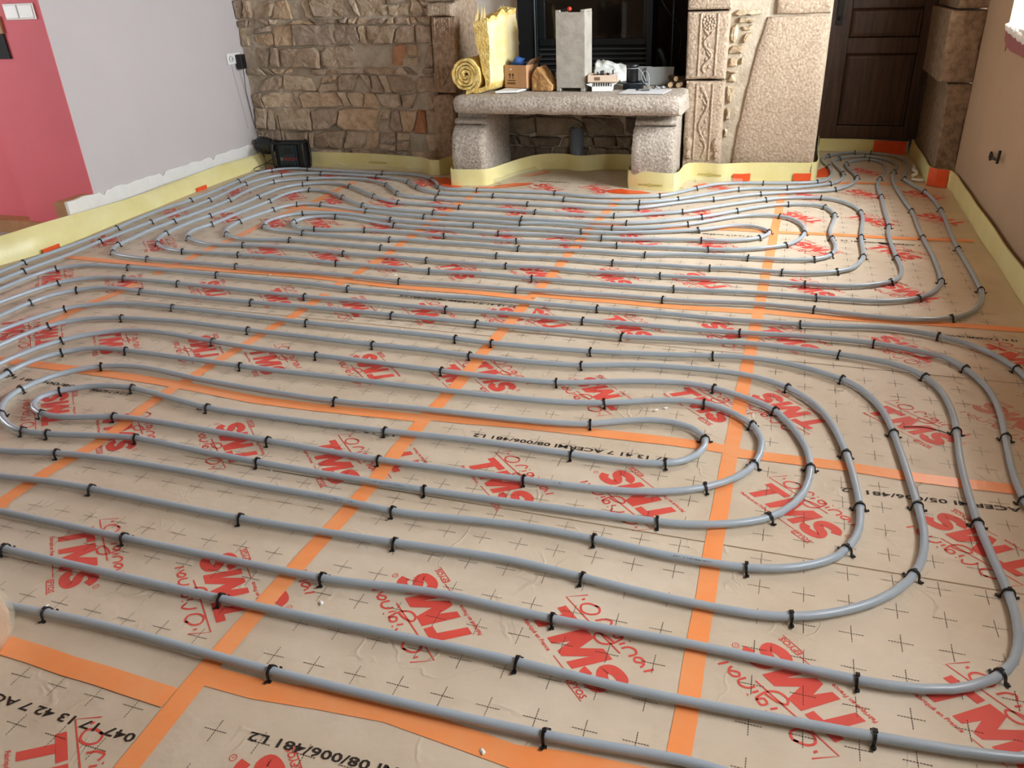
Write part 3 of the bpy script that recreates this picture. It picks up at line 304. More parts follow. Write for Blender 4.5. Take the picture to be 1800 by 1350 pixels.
BOARD_TEXT=[['17 13 41 7 ACERMI 08/006/481 L2', 0.722, 0.488, 0.092, 0.48], ['17 13 42 7 ACERMI 08/006/481 L2', -0.145, 0.416, -0.924, 0.408], ['ACERMI 05/006/481 L2', 1.651, 0.478, 1.201, 0.459], ['047 17 13 42 7 ACERMI 08/006', -0.14, -0.762, -0.752, -0.759], ['ACERMI 08/006/481 L2', 0.506, -0.682, 0.075, -0.693], ['17 13 41 7 ACERMI 08/006/481 L2', -0.12, 1.561, -0.703, 1.577], ['17 13 41 7 ACERMI 08/006/481 L2', 0.86, 1.636, 0.312, 1.623], ['13 41 7 ACERMI 08/006', 1.882, 1.649, 1.624, 1.644], ['7 ACERMI 08/006/481 L2', 1.678, 2.835, 1.282, 2.848], ['17 13 41 7 ACERMI 08/006/481', 0.832, 2.835, 0.398, 2.841], ['ACERMI 08/006/481 L2', -0.517, 3.913, -0.773, 3.927], ['17 13 41 7 ACERMI', -1.23, 0.437, -1.415, 0.433], ['08/006/481 L2', -1.494, 0.437, -1.844, 0.439]]
# ================================================================= floor with printed facing
def clip_poly(poly, side, x):
    """keep the part of a polygon with side*(px-x) >= 0"""
    if not side: return poly
    out = []
    for i in range(len(poly)):
        a, b = poly[i], poly[(i+1) % len(poly)]; da, db = side*(a[0]-x), side*(b[0]-x)
        if da >= 0: out.append(a)
        if da*db < 0:
            t = da/(da-db); out.append((a[0]+(b[0]-a[0])*t, a[1]+(b[1]-a[1])*t))
    return out
def stroke(P, w):
    """ribbon quads for a poly-line"""
    P = [Vector(p) for p in P]; q = []
    for i in range(len(P)):
        t = (P[min(i+1, len(P)-1)]-P[max(i-1, 0)]).normalized(); n = Vector((-t.y, t.x))*w/2; q.append((P[i]+n, P[i]-n))
    return [[tuple(q[i][0]), tuple(q[i][1]), tuple(q[i+1][1]), tuple(q[i+1][0])] for i in range(len(q)-1)]
def smooth2(P, step): return [tuple(p[:2]) for p in catmull(P, step)]
LOGO = []                                     # (polygon in millimetres, ink)
sh = lambda x, y: (x+(y+88)*.235-20.7, y)
LOGO += [[(0, 0), (74, 0), (71, -21), (-4, -21)], [(20, -20.5), (46, -20.5), (26, -88), (2, -88)]]
LOGO += [[(63, -88), (84, -88), (118, 0), (83, 0)], [(98.5, -50), (118, 0), (126, -43), (125, -88), (107, -88)],
         [(125, -88), (126, -43), (154, 0), (157, -37)], [(154, 0), (189, 0), (166, -88), (143, -88), (157, -37)]]
S_ = smooth2([sh(*p) for p in [(262, -29), (250, -15), (232, -12.5), (214, -19), (211, -33), (226, -45), (246, -53), (252, -67), (238, -76), (219, -77), (205, -70), (200, -59)]], 4)
LOGO += stroke(S_, 25)
hand = [[(-2, 63), (-24, 16), (60, 18), (122, 20), (184, 23)], [(4, 42), (5, 50)],
        [(44, 62), (22, 48), (18, 32), (34, 22), (54, 33), (60, 52), (46, 62), (36, 57)], [(76, 32), (84, 52), (98, 62), (106, 50)],
        [(112, 34), (117, 48)], [(117, 57), (118, 60)],
        [(150, 54), (134, 56), (130, 44), (142, 40), (150, 55), (152, 24), (138, 4), (116, 2), (108, 12), (124, 24), (150, 30)],
        [(162, 36), (165, 50)], [(166, 60), (167, 63)], [(174, 34), (178, 48), (192, 57), (203, 52), (200, 34)],
        [(232, 54), (218, 54), (210, 43), (218, 37), (234, 50), (238, 37)], [(250, 36), (257, 58)]]
for i, h in enumerate(hand): LOGO += stroke(h if len(h) < 3 or i == 0 else smooth2(h, 5), 5.4 if i else 3.4)
ring = [(277+7*math.cos(R(a)), -9+7*math.sin(R(a))) for a in range(0, 361, 30)]
LOGO += stroke(ring, 1.6)
def add_txt(s, x, y, size, bold=0, slant=.2):
    vs, fs = text_mesh(s, size, bold)
    for f in fs: LOGO.append([(vs[i].x+x+vs[i].y*slant, vs[i].y+y) for i in f])
add_txt('R', 274.3, -12.3, 8, .05)
add_txt('Fabriqué en France', -12, -107, 14, .35)
LOGO += stroke([(114, -102.5), (184, -102.5)], 2.2)
add_txt('EFYOS', 184, -114, 20, .55)
LOGO += stroke([(186, -117), (246, -117)], 2)
FADED = {(1.602, .748), (1.72, .952)}

ROOM = [(-3.26, 4.22), (-3.26, 2.42), (-3.13, 2.3), (-3.09, 1.9), (-3.14, 1.5), (-3.25, 0.6), (-3.3, -3.6), (2.01, -3.6), (2.01, 4.24), (1.93, 4.24), (1.93, 5.34), (1.15, 5.34), (1.15, 4.24)]
fl = MB()
fl.add([(p[0], p[1], 0) for p in ROOM]+[(p[0], p[1], -.1) for p in ROOM], [tuple(range(len(ROOM)))]+[(i, (i+1) % len(ROOM), len(ROOM)+(i+1) % len(ROOM), len(ROOM)+i) for i in range(len(ROOM))], 0)
fl.flat([(-1.7, 4.2), (.6, 4.2), (.6, 4.5), (-1.7, 4.5)], -.0002, 0)
Z_INK = .0006
def left_edge(y):
    pts = sorted([(p[1], p[0]) for p in ROOM[:7]])
    for (ya, xa), (yb, xb) in zip(pts, pts[1:]):
        if ya <= y <= yb: return xa+(xb-xa)*(y-ya)/(yb-ya)
    return -3.3
def on_floor(x, y): return left_edge(y)+.05 < x < 1.97 and y < 4.1
for L in LOGOS.split(';'):
    x, y, o, side, cx = [int(v) for v in L.split(',')]
    a = R(-43+180*o); ca, sa = math.cos(a), math.sin(a); x /= 1000; y /= 1000
    faded = any(abs(x-p[0])+abs(y-p[1]) < .12 for p in FADED) or (abs(x-1.60) < .06 and abs(y-.80) < .15) or (abs(x-1.42) < .08 and abs(y-.27) < .15)
    for poly in LOGO:
        q = []
        for px, py in poly:
            u, v = (px-126)/1000, (py+44)/1000; q.append((x+u*ca-v*sa, y+u*sa+v*ca))
        q = clip_poly(q, side, cx/1000)
        if len(q) >= 3: fl.flat(q, Z_INK, 2 if faded else 1)
# printed 10 cm grid of crosses, laid board by board
xs = [-3.1, -2.1, -1.1, -.1, .9, 1.9, 2.9]; ys = [-1.8, -.6, .58, 1.76, 2.94, 4.14]
def dash(x0, y0, x1, y1, w, solid):
    L = math.hypot(x1-x0, y1-y0); dx, dy = (x1-x0)/L, (y1-y0)/L; n = 1 if solid else 9
    for k in range(n):
        if solid: s0, s1 = 0, L
        else: s0 = L*k/n; s1 = s0+L/n*.68
        px, py = -dy*w/2, dx*w/2
        fl.flat([(x0+dx*s0+px, y0+dy*s0+py), (x0+dx*s0-px, y0+dy*s0-py), (x0+dx*s1-px, y0+dy*s1-py), (x0+dx*s1+px, y0+dy*s1+py)], .001, 3)
for i in range(6):
    for j in range(5):
        oy = {1: 0.0, 2: -.031, 3: .02, 4: .0, 0: .0}[j]; ox = .001*i
        for a in range(10):
            for b in range(-1, 13):
                x = xs[i]+.1*a+ox+(.1 if i == 4 else .1); y = round(ys[j], 1)+.1*b+oy
                if x > xs[i+1]-.03 or y < ys[j]+.035 or y > ys[j+1]-.035 or not on_floor(x, y): continue
                solid = y > 1.0
                dash(x-.026, y+random.uniform(-.0006, .0006), x+.026, y, .0017 if not solid else .0018, solid)
                dash(x, y-.026, x+random.uniform(-.001, .001), y+.026, .0015 if not solid else .0015, solid)
# crease lines across the facing
for x0, x1, y in ((-.75, 1.98, .133), (-.75, .88, 1.30), (-2.0, -.1, 1.235), (-1.0, .8, 1.36), (.92, 1.97, 1.27)):
    fl.flat([(x0, y), (x1, y-.004), (x1, y-.0005), (x0, y+.0035)], .0009, 4)
# batch codes printed along the boards
for s, x0, y0, x1, y1 in BOARD_TEXT:
    vs, fs = text_mesh(s, 1.0, .018); w = max(v.x for v in vs); L = math.hypot(x1-x0, y1-y0); k = L/w; ux, uy = (x1-x0)/L, (y1-y0)/L
    hs = .019/.7                                             # letters 19 mm tall
    fl.add([(x0+v.x*k*ux-(v.y*hs-.01)*uy, y0+v.x*k*uy+(v.y*hs-.01)*ux, .0012) for v in vs], fs, 5)
fl.flat([(1.47, 2.855), (1.53, 2.85), (1.535, 2.82), (1.48, 2.822)], .0012, 5)
floor = struct(fl.build('floor', [M['kraft'], M['red_ink'], M['faded_ink'], M['grid_ink'], M['fold'], M['black_ink']], fix=False))

# ================================================================= orange tape
def tape_strip(P, w=.052, z=.0016, m='tape', name='tape_strip', jag=True):
    Q = [tuple(p[:2]) for p in catmull(P, .12)] if len(P) > 2 else [tuple(Vector(P[0]).lerp(Vector(P[1]), i/6)) for i in range(7)]
    b = MB(); A = offset2(Q, w/2); B = offset2(Q, -w/2)
    vs = []
    for i in range(len(Q)):
        j = random.uniform(-.0015, .0015)
        vs += [(A[i][0]+j, A[i][1]+j, z), (Q[i][0], Q[i][1], z+.0004), (B[i][0]+j, B[i][1]+j, z)]
    fs = []
    for i in range(len(Q)-1): fs += [(3*i, 3*i+1, 3*i+4, 3*i+3), (3*i+1, 3*i+2, 3*i+5, 3*i+4)]
    b.add(vs, fs, 0, True)
    return b.build(name, M[m], fix=True)
TL = {
 'C1': 'long orange tape strip running from the front edge towards the stone bench, rightmost lengthwise one',
 'C2a': 'orange tape strip rising diagonally from the bottom edge to the middle tape crossing',
 'C2b': 'orange tape strip on the middle lengthwise joint between the second and third crosswise tapes',
 'C2c': 'orange tape strip on the middle lengthwise joint, far piece ending below the stone bench',
 'C3a': 'orange tape strip entering at the left frame edge and running diagonally under the near spiral',
 'C3b': 'orange tape strip on the left lengthwise joint, middle piece between two crosswise tapes',
 'C3c': 'orange tape strip on the left lengthwise joint, far piece ending at the left bench foot',
 'C4b': 'orange tape strip nearest the left foam, near piece under the left pipe bends',
 'C4c': 'orange tape strip nearest the left foam, far piece leading to the radio side',
 'R1a': 'orange crosswise tape strip in the bottom left corner beside the wrapped post',
 'R1b': 'orange crosswise tape strip along the bottom edge below the nearest pipe row',
 'R2a': 'orange crosswise tape strip inside the near spiral, left of the middle joint',
 'R2b': 'orange crosswise tape strip through the innermost loop of the near spiral',
 'R2c': 'orange crosswise tape strip with shiny wrinkles at the right, under the right pipe bends',
 'R3a': 'orange crosswise tape strip between the two spirals, left piece from the left foam',
 'R3b': 'orange crosswise tape strip between the two spirals, middle piece',
 'R3c': 'orange crosswise tape strip between the two spirals, right piece reaching the right foam',
 'R4a': 'short orange crosswise tape strip under the far spiral at left',
 'R4b': 'orange crosswise tape strip through the far spiral, reaching to the right foam',
 'R5': 'orange crosswise tape strip across the entrance of the door recess'}
for i, (k, P) in enumerate(TAPES.items()):
    w = .046 if k in ('C1',) else .05
    P = [tuple(p) for p in P]
    tag(tape_strip(P, w, .0014+.0002*(i % 5)), TL[k], 'tape', 'orange tape over the board joints')

# ================================================================= heating pipes and clips
def unpack(s):
    a = [int(v)/1000 for v in s.split(',')]; return list(zip(a[0::2], a[1::2]))
PR = .0101
def pipe(name, data, label):
    P = catmull(unpack(data), .035); Q = []
    for i, p in enumerate(P):
        Q.append((p.x, p.y, .0150+.0008*nz(i*.03, 3.1)))
    b = MB(); b.tube(Q, PR, 12)
    return tag(b.build(name, M['pipe'], fix=False), label, 'pipe')
pipe('heating_pipe', FAR_PIPE, 'grey plastic heating pipe coiled in the far spiral by the fireplace and door')
pipe('heating_pipe', NEAR_PIPE, 'grey plastic heating pipe coiled in the near spiral in the foreground')

def clip_mesh(k):
    rnd = random.Random(k); b = MB(); cz = .0150; rc = .0132
    p = [(0, -.0245, .006), (0, -.019, .0035), (0, -.0142, .004), (0, -.0138, .009)]
    p += [(0, rc*math.cos(R(a)), cz+rc*math.sin(R(a))) for a in range(180, -1, -20)]
    p += [(0, .0138, .009), (0, .0142, .004), (0, .019, .0035), (0, .0245, .0065)]
    if k == 1: p = p[:-1]+[(0, .023, .002)]
    lean = rnd.uniform(-.25, .25); twist = rnd.uniform(-.18, .18)
    q = [Vector((x+z*lean*.5+y*twist, y, z)) for x, y, z in p]
    b.sweep_rect(q, (1, -twist, 0), .0058, .0032)
    b.box(-.0042+lean*.012, .0042+lean*.012, -.004, .004, cz+rc, cz+rc+.0035)
    for s in (-1, 1): b.box(-.0045, .0045, s*.0165-.003, s*.0165+.003, .0006, .0055)
    me = b.build('pipe_clip', M['clip'], bevel=0); m = me.data; bpy.data.objects.remove(me); return m
rs_ = random.Random(2)
for (ax, ay, bx_, by_) in ((0.792, 0.0371, 0.8919, 0.0366), (-0.2057, 0.0356, -0.0858, 0.0317), (-0.1033, 0.138, 0.0167, 0.139), (0.2947, 0.2612, 0.4547, 0.2654)):
    pm = MB(); n_ = int(math.hypot(bx_-ax, by_-ay)/.0042); ux, uy = (bx_-ax), (by_-ay); L_ = math.hypot(ux, uy); ux /= L_; uy /= L_
    for k in range(n_):
        if rs_.random() < .22: continue
        w_ = rs_.uniform(.0012, .0026); t0 = k*.0042
        for a0, a1 in ((30, 38), (40, 48)):
            if rs_.random() < .3: continue
            q = []
            for tt, aa in ((t0, a0), (t0+w_, a0), (t0+w_, a1), (t0, a1)):
                o_ = -math.sin(R(aa))*(PR+.0004); q.append((ax+ux*tt-uy*o_, ay+uy*tt+ux*o_, .0150+math.cos(R(aa))*(PR+.0004)))
            pm.add(q, [(0, 1, 2, 3)])
    pm.build('printed_line', M['black_ink'], bpy.data.objects['heating_pipe.001'])

clip_protos = [clip_mesh(k) for k in range(6)]
ORD = 'first second third fourth fifth sixth seventh eighth ninth tenth eleventh twelfth thirteenth fourteenth fifteenth sixteenth seventeenth eighteenth nineteenth twentieth twenty-first twenty-second twenty-third twenty-fourth twenty-fifth twenty-sixth twenty-seventh twenty-eighth twenty-ninth thirtieth'.split()
for i, c in enumerate(CLIPS.split(';')):
    x, y, a, r, j = [int(v) for v in c.split(',')]
    o = bpy.data.objects.new('pipe_clip', clip_protos[(i*5+j) % 6]); COL.objects.link(o)
    o.location = (x/1000, y/1000, 0); o.rotation_euler = (0, 0, R(a+random.uniform(-5, 5)))
    if r < 100: lab = 'black clip, %s from left on %s grey pipe row from the fireplace' % (ORD[j], ORD[r])
    else: lab = 'black pipe clip, %s from left %s' % (ORD[j], {100: 'in the dark door recess', 101: 'on the short right-hand pipe bends', 102: 'on the tight left-hand pipe bends'}[r])
    tag(o, lab, 'clip', 'pipe clips')

# ================================================================= yellow foam edge strips
def foam(P, h, name='foam_edge_strip', lean=0.0, t=.007, hv=.006, skirt=0.0, seed=0, h0=None):
    """upright foam band on a floor path; returns MB for the band"""
    Q = catmull(P, .035); b = MB(); n = len(Q); F = offset2(Q, 0); vs = []
    rows = 6
    A = offset2([tuple(q[:2]) for q in Q], t/2); B = offset2([tuple(q[:2]) for q in Q], -t/2)
    for i in range(n):
        hh = (h(Q[i]) if callable(h) else h)+hv*nz(i*.06, seed)*1.5
        if h0: hh = h+(h0-h)*max(0, 1-i/(n*.7))
        nx, ny = (A[i][0]-B[i][0])/t, (A[i][1]-B[i][1])/t
        for k in range(rows+1):
            s = k/rows; off = lean*s*s+.004*nz(i*.09, s*2, seed)
            vs.append((A[i][0]+nx*off, A[i][1]+ny*off, .001+hh*s))
        for k in range(rows, -1, -1):
            s = k/rows; off = lean*s*s+.004*nz(i*.09, s*2, seed)
            vs.append((B[i][0]+nx*off, B[i][1]+ny*off, .001+hh*s))
    m = 2*rows+2
    fs = [(i*m+k, i*m+(k+1) % m, (i+1)*m+(k+1) % m, (i+1)*m+k) for i in range(n-1) for k in range(m)]
    fs += [tuple(range(m)), tuple(range((n-1)*m+m-1, (n-1)*m-1, -1))]
    b.add(vs, fs, 0, True); return b, Q
def foam_thing(P, h, label, lean=0., film=None, film_w=.09, seed=0, h0=None, side=-1):
    b, Q = foam(P, h, lean=lean, seed=seed, h0=h0)
    o = tag(b.build('foam_edge_strip', M['foam']), label, 'foam strip', 'yellow foam strips along the walls')
    m = o.modifiers.new('edge', 'EDGE_SPLIT'); m.split_angle = R(50)
    if film:
        q = [tuple(p[:2]) for p in Q]; i0, i1 = int(film[0]*(len(q)-1)), int(film[1]*(len(q)-1)); q = q[i0:i1+1]
        A = offset2(q, side*.006); B = offset2(q, side*(film_w*.5)); Cc = offset2(q, side*film_w); vs = []; mb = MB()
        for i in range(len(q)):
            w = .012*nz(i*.4, seed+2)
            vs += [(A[i][0], A[i][1], .03+.012*nz(i*.5, 1)), (B[i][0], B[i][1], .012+.006*nz(i*.7, 5)), (Cc[i][0]+w, Cc[i][1]+w, .0045)]
        fs = []
        for i in range(len(q)-1): fs += [(3*i, 3*i+1, 3*i+4, 3*i+3), (3*i+1, 3*i+2, 3*i+5, 3*i+4)]
        mb.add(vs, fs, 0, True); tag(mb.build('plastic_skirt', M['film'], o), 'clear crinkled plastic film')
    return o
foam_thing([(-3.24, -1.7), (-3.2, 0.5), (-3.115, 1.50), (-3.06, 1.7), (-3.047, 1.845), (-3.06, 2.07), (-3.087, 2.33), (-3.115, 2.79), (-3.15, 3.24), (-3.16, 3.71), (-3.15, 3.99), (-3.16, 4.12)], lambda q: .108+.040*math.exp(-((q.y-1.8)/.45)**2),
           'long yellow foam strip leaning along the left wall, broad side to the room', lean=.05, seed=1)
foam_thing([(-3.2, 4.165), (-2.9, 4.15), (-2.685, 4.139), (-2.254, 4.125), (-1.944, 4.105), (-1.72, 4.07), (-1.60, 3.985), (-1.54, 3.99), (-1.50, 4.12), (-1.345, 4.135)], .118,
           'yellow foam strip along the rubble wall from the black radio to the left bench foot', film=(.35, .8), film_w=.07, seed=2)
foam_thing([(-1.335, 4.11), (-1.333, 3.9), (-1.332, 3.74), (-1.318, 3.698), (-1.28, 3.695), (-1.1, 3.73), (-1.062, 3.745), (-1.04, 3.80), (-1.0, 3.95), (-.93, 4.16), (-.84, 4.29), (-.72, 4.34), (-.62, 4.33), (-.55, 4.29), (-.47, 4.30), (-.40, 4.35), (-.30, 4.385), (-.1, 4.385)], .115,
           'yellow foam strip wrapped round the left bench foot and curving under the stone bench', film=(.38, .62), film_w=.13, seed=3)
foam_thing([(-.085, 4.36), (-.075, 4.1), (-.066, 3.86), (-.052, 3.815), (-.01, 3.80), (.21, 3.775), (.258, 3.785), (.28, 3.83), (.285, 3.95), (.29, 4.06), (.315, 4.12), (.36, 4.13), (.46, 4.115), (.53, 4.10), (.60, 4.125), (.72, 4.16), (.95, 4.195), (1.11, 4.222), (1.155, 4.25), (1.172, 4.32), (1.175, 4.55), (1.18, 4.9), (1.19, 5.28)], .122,
           'yellow foam strip from the right bench foot past pilaster and granite slab', film=(.30, .5), film_w=.09, seed=4)
foam_thing([(1.2, 5.295), (1.45, 5.28), (1.7, 5.25), (1.845, 5.24)], .095, 'yellow foam strip below the dark wooden door at the back of the recess', seed=5)
foam_thing([(1.865, 5.22), (1.868, 4.9), (1.87, 4.5), (1.866, 4.30), (1.876, 4.215), (1.91, 4.178), (1.97, 4.155), (1.99, 4.05), (1.985, 3.6), (1.985, 2.6), (1.985, 1.2), (1.985, -1.6)], .115,
           'yellow foam strip along the beige right wall from the stone door jamb', seed=6)
def foam_mark(o, ax, ay, bx_, by_, z):
    b = MB(); L_ = math.hypot(bx_-ax, by_-ay); ux, uy = (bx_-ax)/L_, (by_-ay)/L_; rs = random.Random(int(ax*100)); t = 0
    while t < .16:
        tall = .062 < t < .092; w_ = .003 if tall else rs.uniform(.004, .009); h_ = .026 if tall else .012
        b.add([(ax+ux*t, ay+uy*t, z-h_/2), (ax+ux*(t+w_), ay+uy*(t+w_), z-h_/2), (ax+ux*(t+w_), ay+uy*(t+w_), z+h_/2), (ax+ux*t, ay+uy*t, z+h_/2)], [(0, 1, 2, 3)]); t += w_+.004
    tag(b.build('faint_print', M['foam_ink'], o, fix=False), 'faint olive print')
foam_mark(bpy.data.objects['foam_edge_strip.003'], .02, 3.788, .21, 3.7655, .036)
foam_mark(bpy.data.objects['foam_edge_strip.003'], .38, 4.118, .54, 4.090, .045)
foam_mark(bpy.data.objects['foam_edge_strip.001'], -2.2, 4.1135, -1.95, 4.0965, .055)
# orange tape patches sticking foam and film to the floor
def patch(P, label, z=.0022, m='tape_red', name='tape_patch', vert=None):
    b = MB(); n = len(P); c = (sum(p[0] for p in P)/n, sum(p[1] for p in P)/n)
    b.add([(p[0], p[1], z) for p in P]+[(c[0], c[1], z+.0008)], [(i, (i+1) % n, n) for i in range(n)], 0, True)
    return tag(b.build(name, M[m]), label, 'tape', 'short orange tape patches at the foam')
patch([(-1.62, 3.9), (-1.45, 3.93), (-1.34, 3.8), (-1.22, 3.655), (-1.3, 3.63), (-1.5, 3.72)], 'orange tape patch on the floor left of the left bench foot')
patch([(-1.16, 3.655), (-1.03, 3.70), (-.9, 3.83), (-.74, 3.86), (-.78, 3.78), (-.98, 3.66)], 'orange tape patch on the floor right of the left bench foot')
patch([(-.93, 4.03), (-.84, 4.06), (-.72, 4.22), (-.8, 4.26)], 'dull orange tape patch deep under the stone bench beside the foam')
patch([(-.19, 3.73), (-.1, 3.79), (-.07, 3.77), (.06, 3.745), (.12, 3.70), (-.02, 3.65), (-.14, 3.66)], 'orange tape patch on the floor left of the right bench foot')
patch([(.15, 3.70), (.27, 3.73), (.38, 3.83), (.36, 3.78), (.25, 3.68)], 'orange tape patch on the floor right of the right bench foot')
patch([(.36, 3.93), (.42, 3.90), (.5, 3.96), (.44, 4.04)], 'small orange tape patch in front of the carved pilaster')
patch([(1.16, 4.32), (1.25, 4.36), (1.29, 4.62), (1.25, 4.7), (1.18, 4.55)], 'orange tape patch at the left edge of the door recess')
patch([(-3.1, 4.06), (-2.98, 4.02), (-2.96, 3.95), (-3.08, 3.97)], 'small orange tape patch on the floor in front of the black radio')
def vpatch(P, d, label):
    b = MB(); b.sweep_rect(P, (0, 0, 1), d, .004); return tag(b.build('tape_patch', M['tape_red']), label, 'tape', 'short orange tape patches at the foam')
vpatch([(.62, 4.116, .03), (.68, 4.132, .028), (.735, 4.148, .03)], .05, 'orange tape patch on the foam near the foot of the granite slab')
vpatch([(1.02, 4.19, .03), (1.09, 4.205, .028), (1.135, 4.222, .028)], .05, 'orange tape patch on the foam at the right corner of the granite slab')
vpatch([(1.862, 4.21, .06), (1.905, 4.165, .06), (1.97, 4.143, .06)], .115, 'large red-orange tape patch on the foam in the right corner')
vpatch([(1.60, 5.24, .05), (1.72, 5.235, .05), (1.83, 5.215, .05)], .1, 'dark orange tape patch on the foam under the wooden door')
vpatch([(-3.035, 1.86, .012), (-3.033, 1.74, .012)], .03, 'small orange tape patch at the foot of the left foam, near one')
vpatch([(-3.138, 3.20, .012), (-3.142, 3.32, .012)], .03, 'small orange tape patch at the foot of the left foam, far one')
# ================================================================= room shell
def wall(name, *boxes, m, label=None):
    b = MB()
    for bx in boxes: b.box(*bx)
    return struct(b.build(name, m), label)
H = 2.5
wall('wall_left', (-3.46, -3.26, 2.41, 4.5, -.12, H), m=M['lilac'])
WY0, WY1, WZ0, WZ1 = 2.28, 3.585, 1.0, 2.25                # window in the right wall
NY0, NY1 = -.85, .65                                        # second window nearer the camera
wall('wall_right', (2.01, 2.31, -3.8, 4.24, -.1, WZ0), (2.01, 2.31, NY1, WY0, WZ0, H), (2.01, 2.31, -3.8, NY0, WZ0, H), (2.01, 2.31, WY1, 4.24, WZ0, H), (2.01, 2.31, WY0, WY1, WZ1, H), (2.01, 2.31, NY0, NY1, WZ1, H), m=M['beige'])
wall('wall_front', (-6.2, 2.6, -4.0, -3.7, -.12, H), m=M['beige'])
wall('wall_side', (-6.4, -6.2, -4, -.6, -.12, H), (-6.4, -6.2, 1.2, 2.7, -.12, H), (-6.4, -6.2, -.6, 1.2, -.12, .7), (-6.4, -6.2, -.6, 1.2, 2.2, H), m=M['lilac'])
wall('ceiling', (-6.4, 2.6, -4, 5.7, H, H+.1), m=M['ceiling'])
wall('floor_side', (-6.4, -2.8, -4, 2.7, -.2, -.12), m=M['subfloor'])
# pink return wall with a shallow step
wall('wall_pink', (-3.875, -3.46, 2.41, 2.7, -.04, H), (-3.46, -3.26, 2.405, 2.41, -.04, H), (-6.3, -3.875, 2.50, 2.7, -.04, H), m=M['pink'])
b = MB(); b.box(-6.3, -3.3, 2.395, 2.52, -.12, -.035); struct(b.build('baseboard_side', M['tan_wood']))
# rough white plaster band left where the skirting was torn off
b = MB(); pts = []
n = 60
for i in range(n+1):
    y = 2.185+(4.14-2.185)*i/n; top = .178+.012*nz(i*.35, 2)+.006*nz(i*1.3, 5)-(.03 if i % 17 == 9 else 0)
    pts.append((y, top))
b.prism([(2.185, .06)]+[(4.14, .06)]+pts[::-1], -3.272, -3.25, 'x')
bb = struct(b.build('baseboard_left', M['plaster']))
b = MB(); b.prism([(2.185, -.1), (2.41, -.1), (2.41, .172), (2.185, .172)], -3.36, -3.272, 'x'); struct(b.build('baseboard_return', M['tan_wood']))
for i, (y, z) in enumerate([(2.32, .15), (2.36, .156), (2.52, .162), (2.62, .15), (2.68, .16)]):
    pass

# ---- rubble masonry
def cells(x0, x1, z0, z1, rows, wmin, wmax, rnd):
    """coursed rubble: wavy courses cut into stones of uneven width, corners knocked off"""
    out = []; zs = [z0]
    for h in rows: zs.append(zs[-1]+h)
    wav = lambda j, x: zs[j]+(.022*nz(x*2.6, j*3.7)+.010*nz(x*8, j*1.3) if 0 < j else 0)
    for j, h in enumerate(rows):
        x = x0-rnd.random()*wmax*.5; sl = 0
        while x < x1:
            w = wmin+(wmax-wmin)*rnd.random()**1.7*(.55+.45*min(1, h/.14)); xn = x+w; sn = rnd.uniform(-.035, .035)
            c = [(x-sl, wav(j, x)), (xn-sn, wav(j, xn)), (xn+sn, wav(j+1, xn)), (x+sl, wav(j+1, x))]
            c = [(max(x0, min(x1, p[0])), p[1]) for p in c]
            if rnd.random() > .07 and c[1][0]-c[0][0] > .03 and c[2][0]-c[3][0] > .03:
                parts = [c]
                if h > .12 and w < .2 and rnd.random() < .35:
                    f = rnd.uniform(.35, .65); g = f+rnd.uniform(-.12, .12); L = lambda p, q, t: (p[0]+(q[0]-p[0])*t, p[1]+(q[1]-p[1])*t)
                    m1, m2 = L(c[0], c[3], f), L(c[1], c[2], g); parts = [[c[0], c[1], m2, m1], [m1, m2, c[2], c[3]]]
                for q in parts:
                    poly = []
                    for k in range(4):
                        p, a, d = q[k], q[k-1], q[(k+1) % 4]
                        if rnd.random() < .6:
                            ta, td = rnd.uniform(.08, .3), rnd.uniform(.08, .3)
                            poly += [(p[0]+(a[0]-p[0])*ta, p[1]+(a[1]-p[1])*ta), (p[0]+(d[0]-p[0])*td, p[1]+(d[1]-p[1])*td)]
                        else: poly.append(p)
                    out.append(poly)
            x = xn; sl = sn
    return out
PAL = [(206, 192, 172), (195, 179, 160), (212, 198, 177), (188, 173, 157), (200, 188, 172), (182, 166, 149), (204, 184, 160), (177, 164, 151)]
RUSTY = [((-1.90, .84), (196, 152, 118)), ((-1.76, .33), (190, 138, 104))]
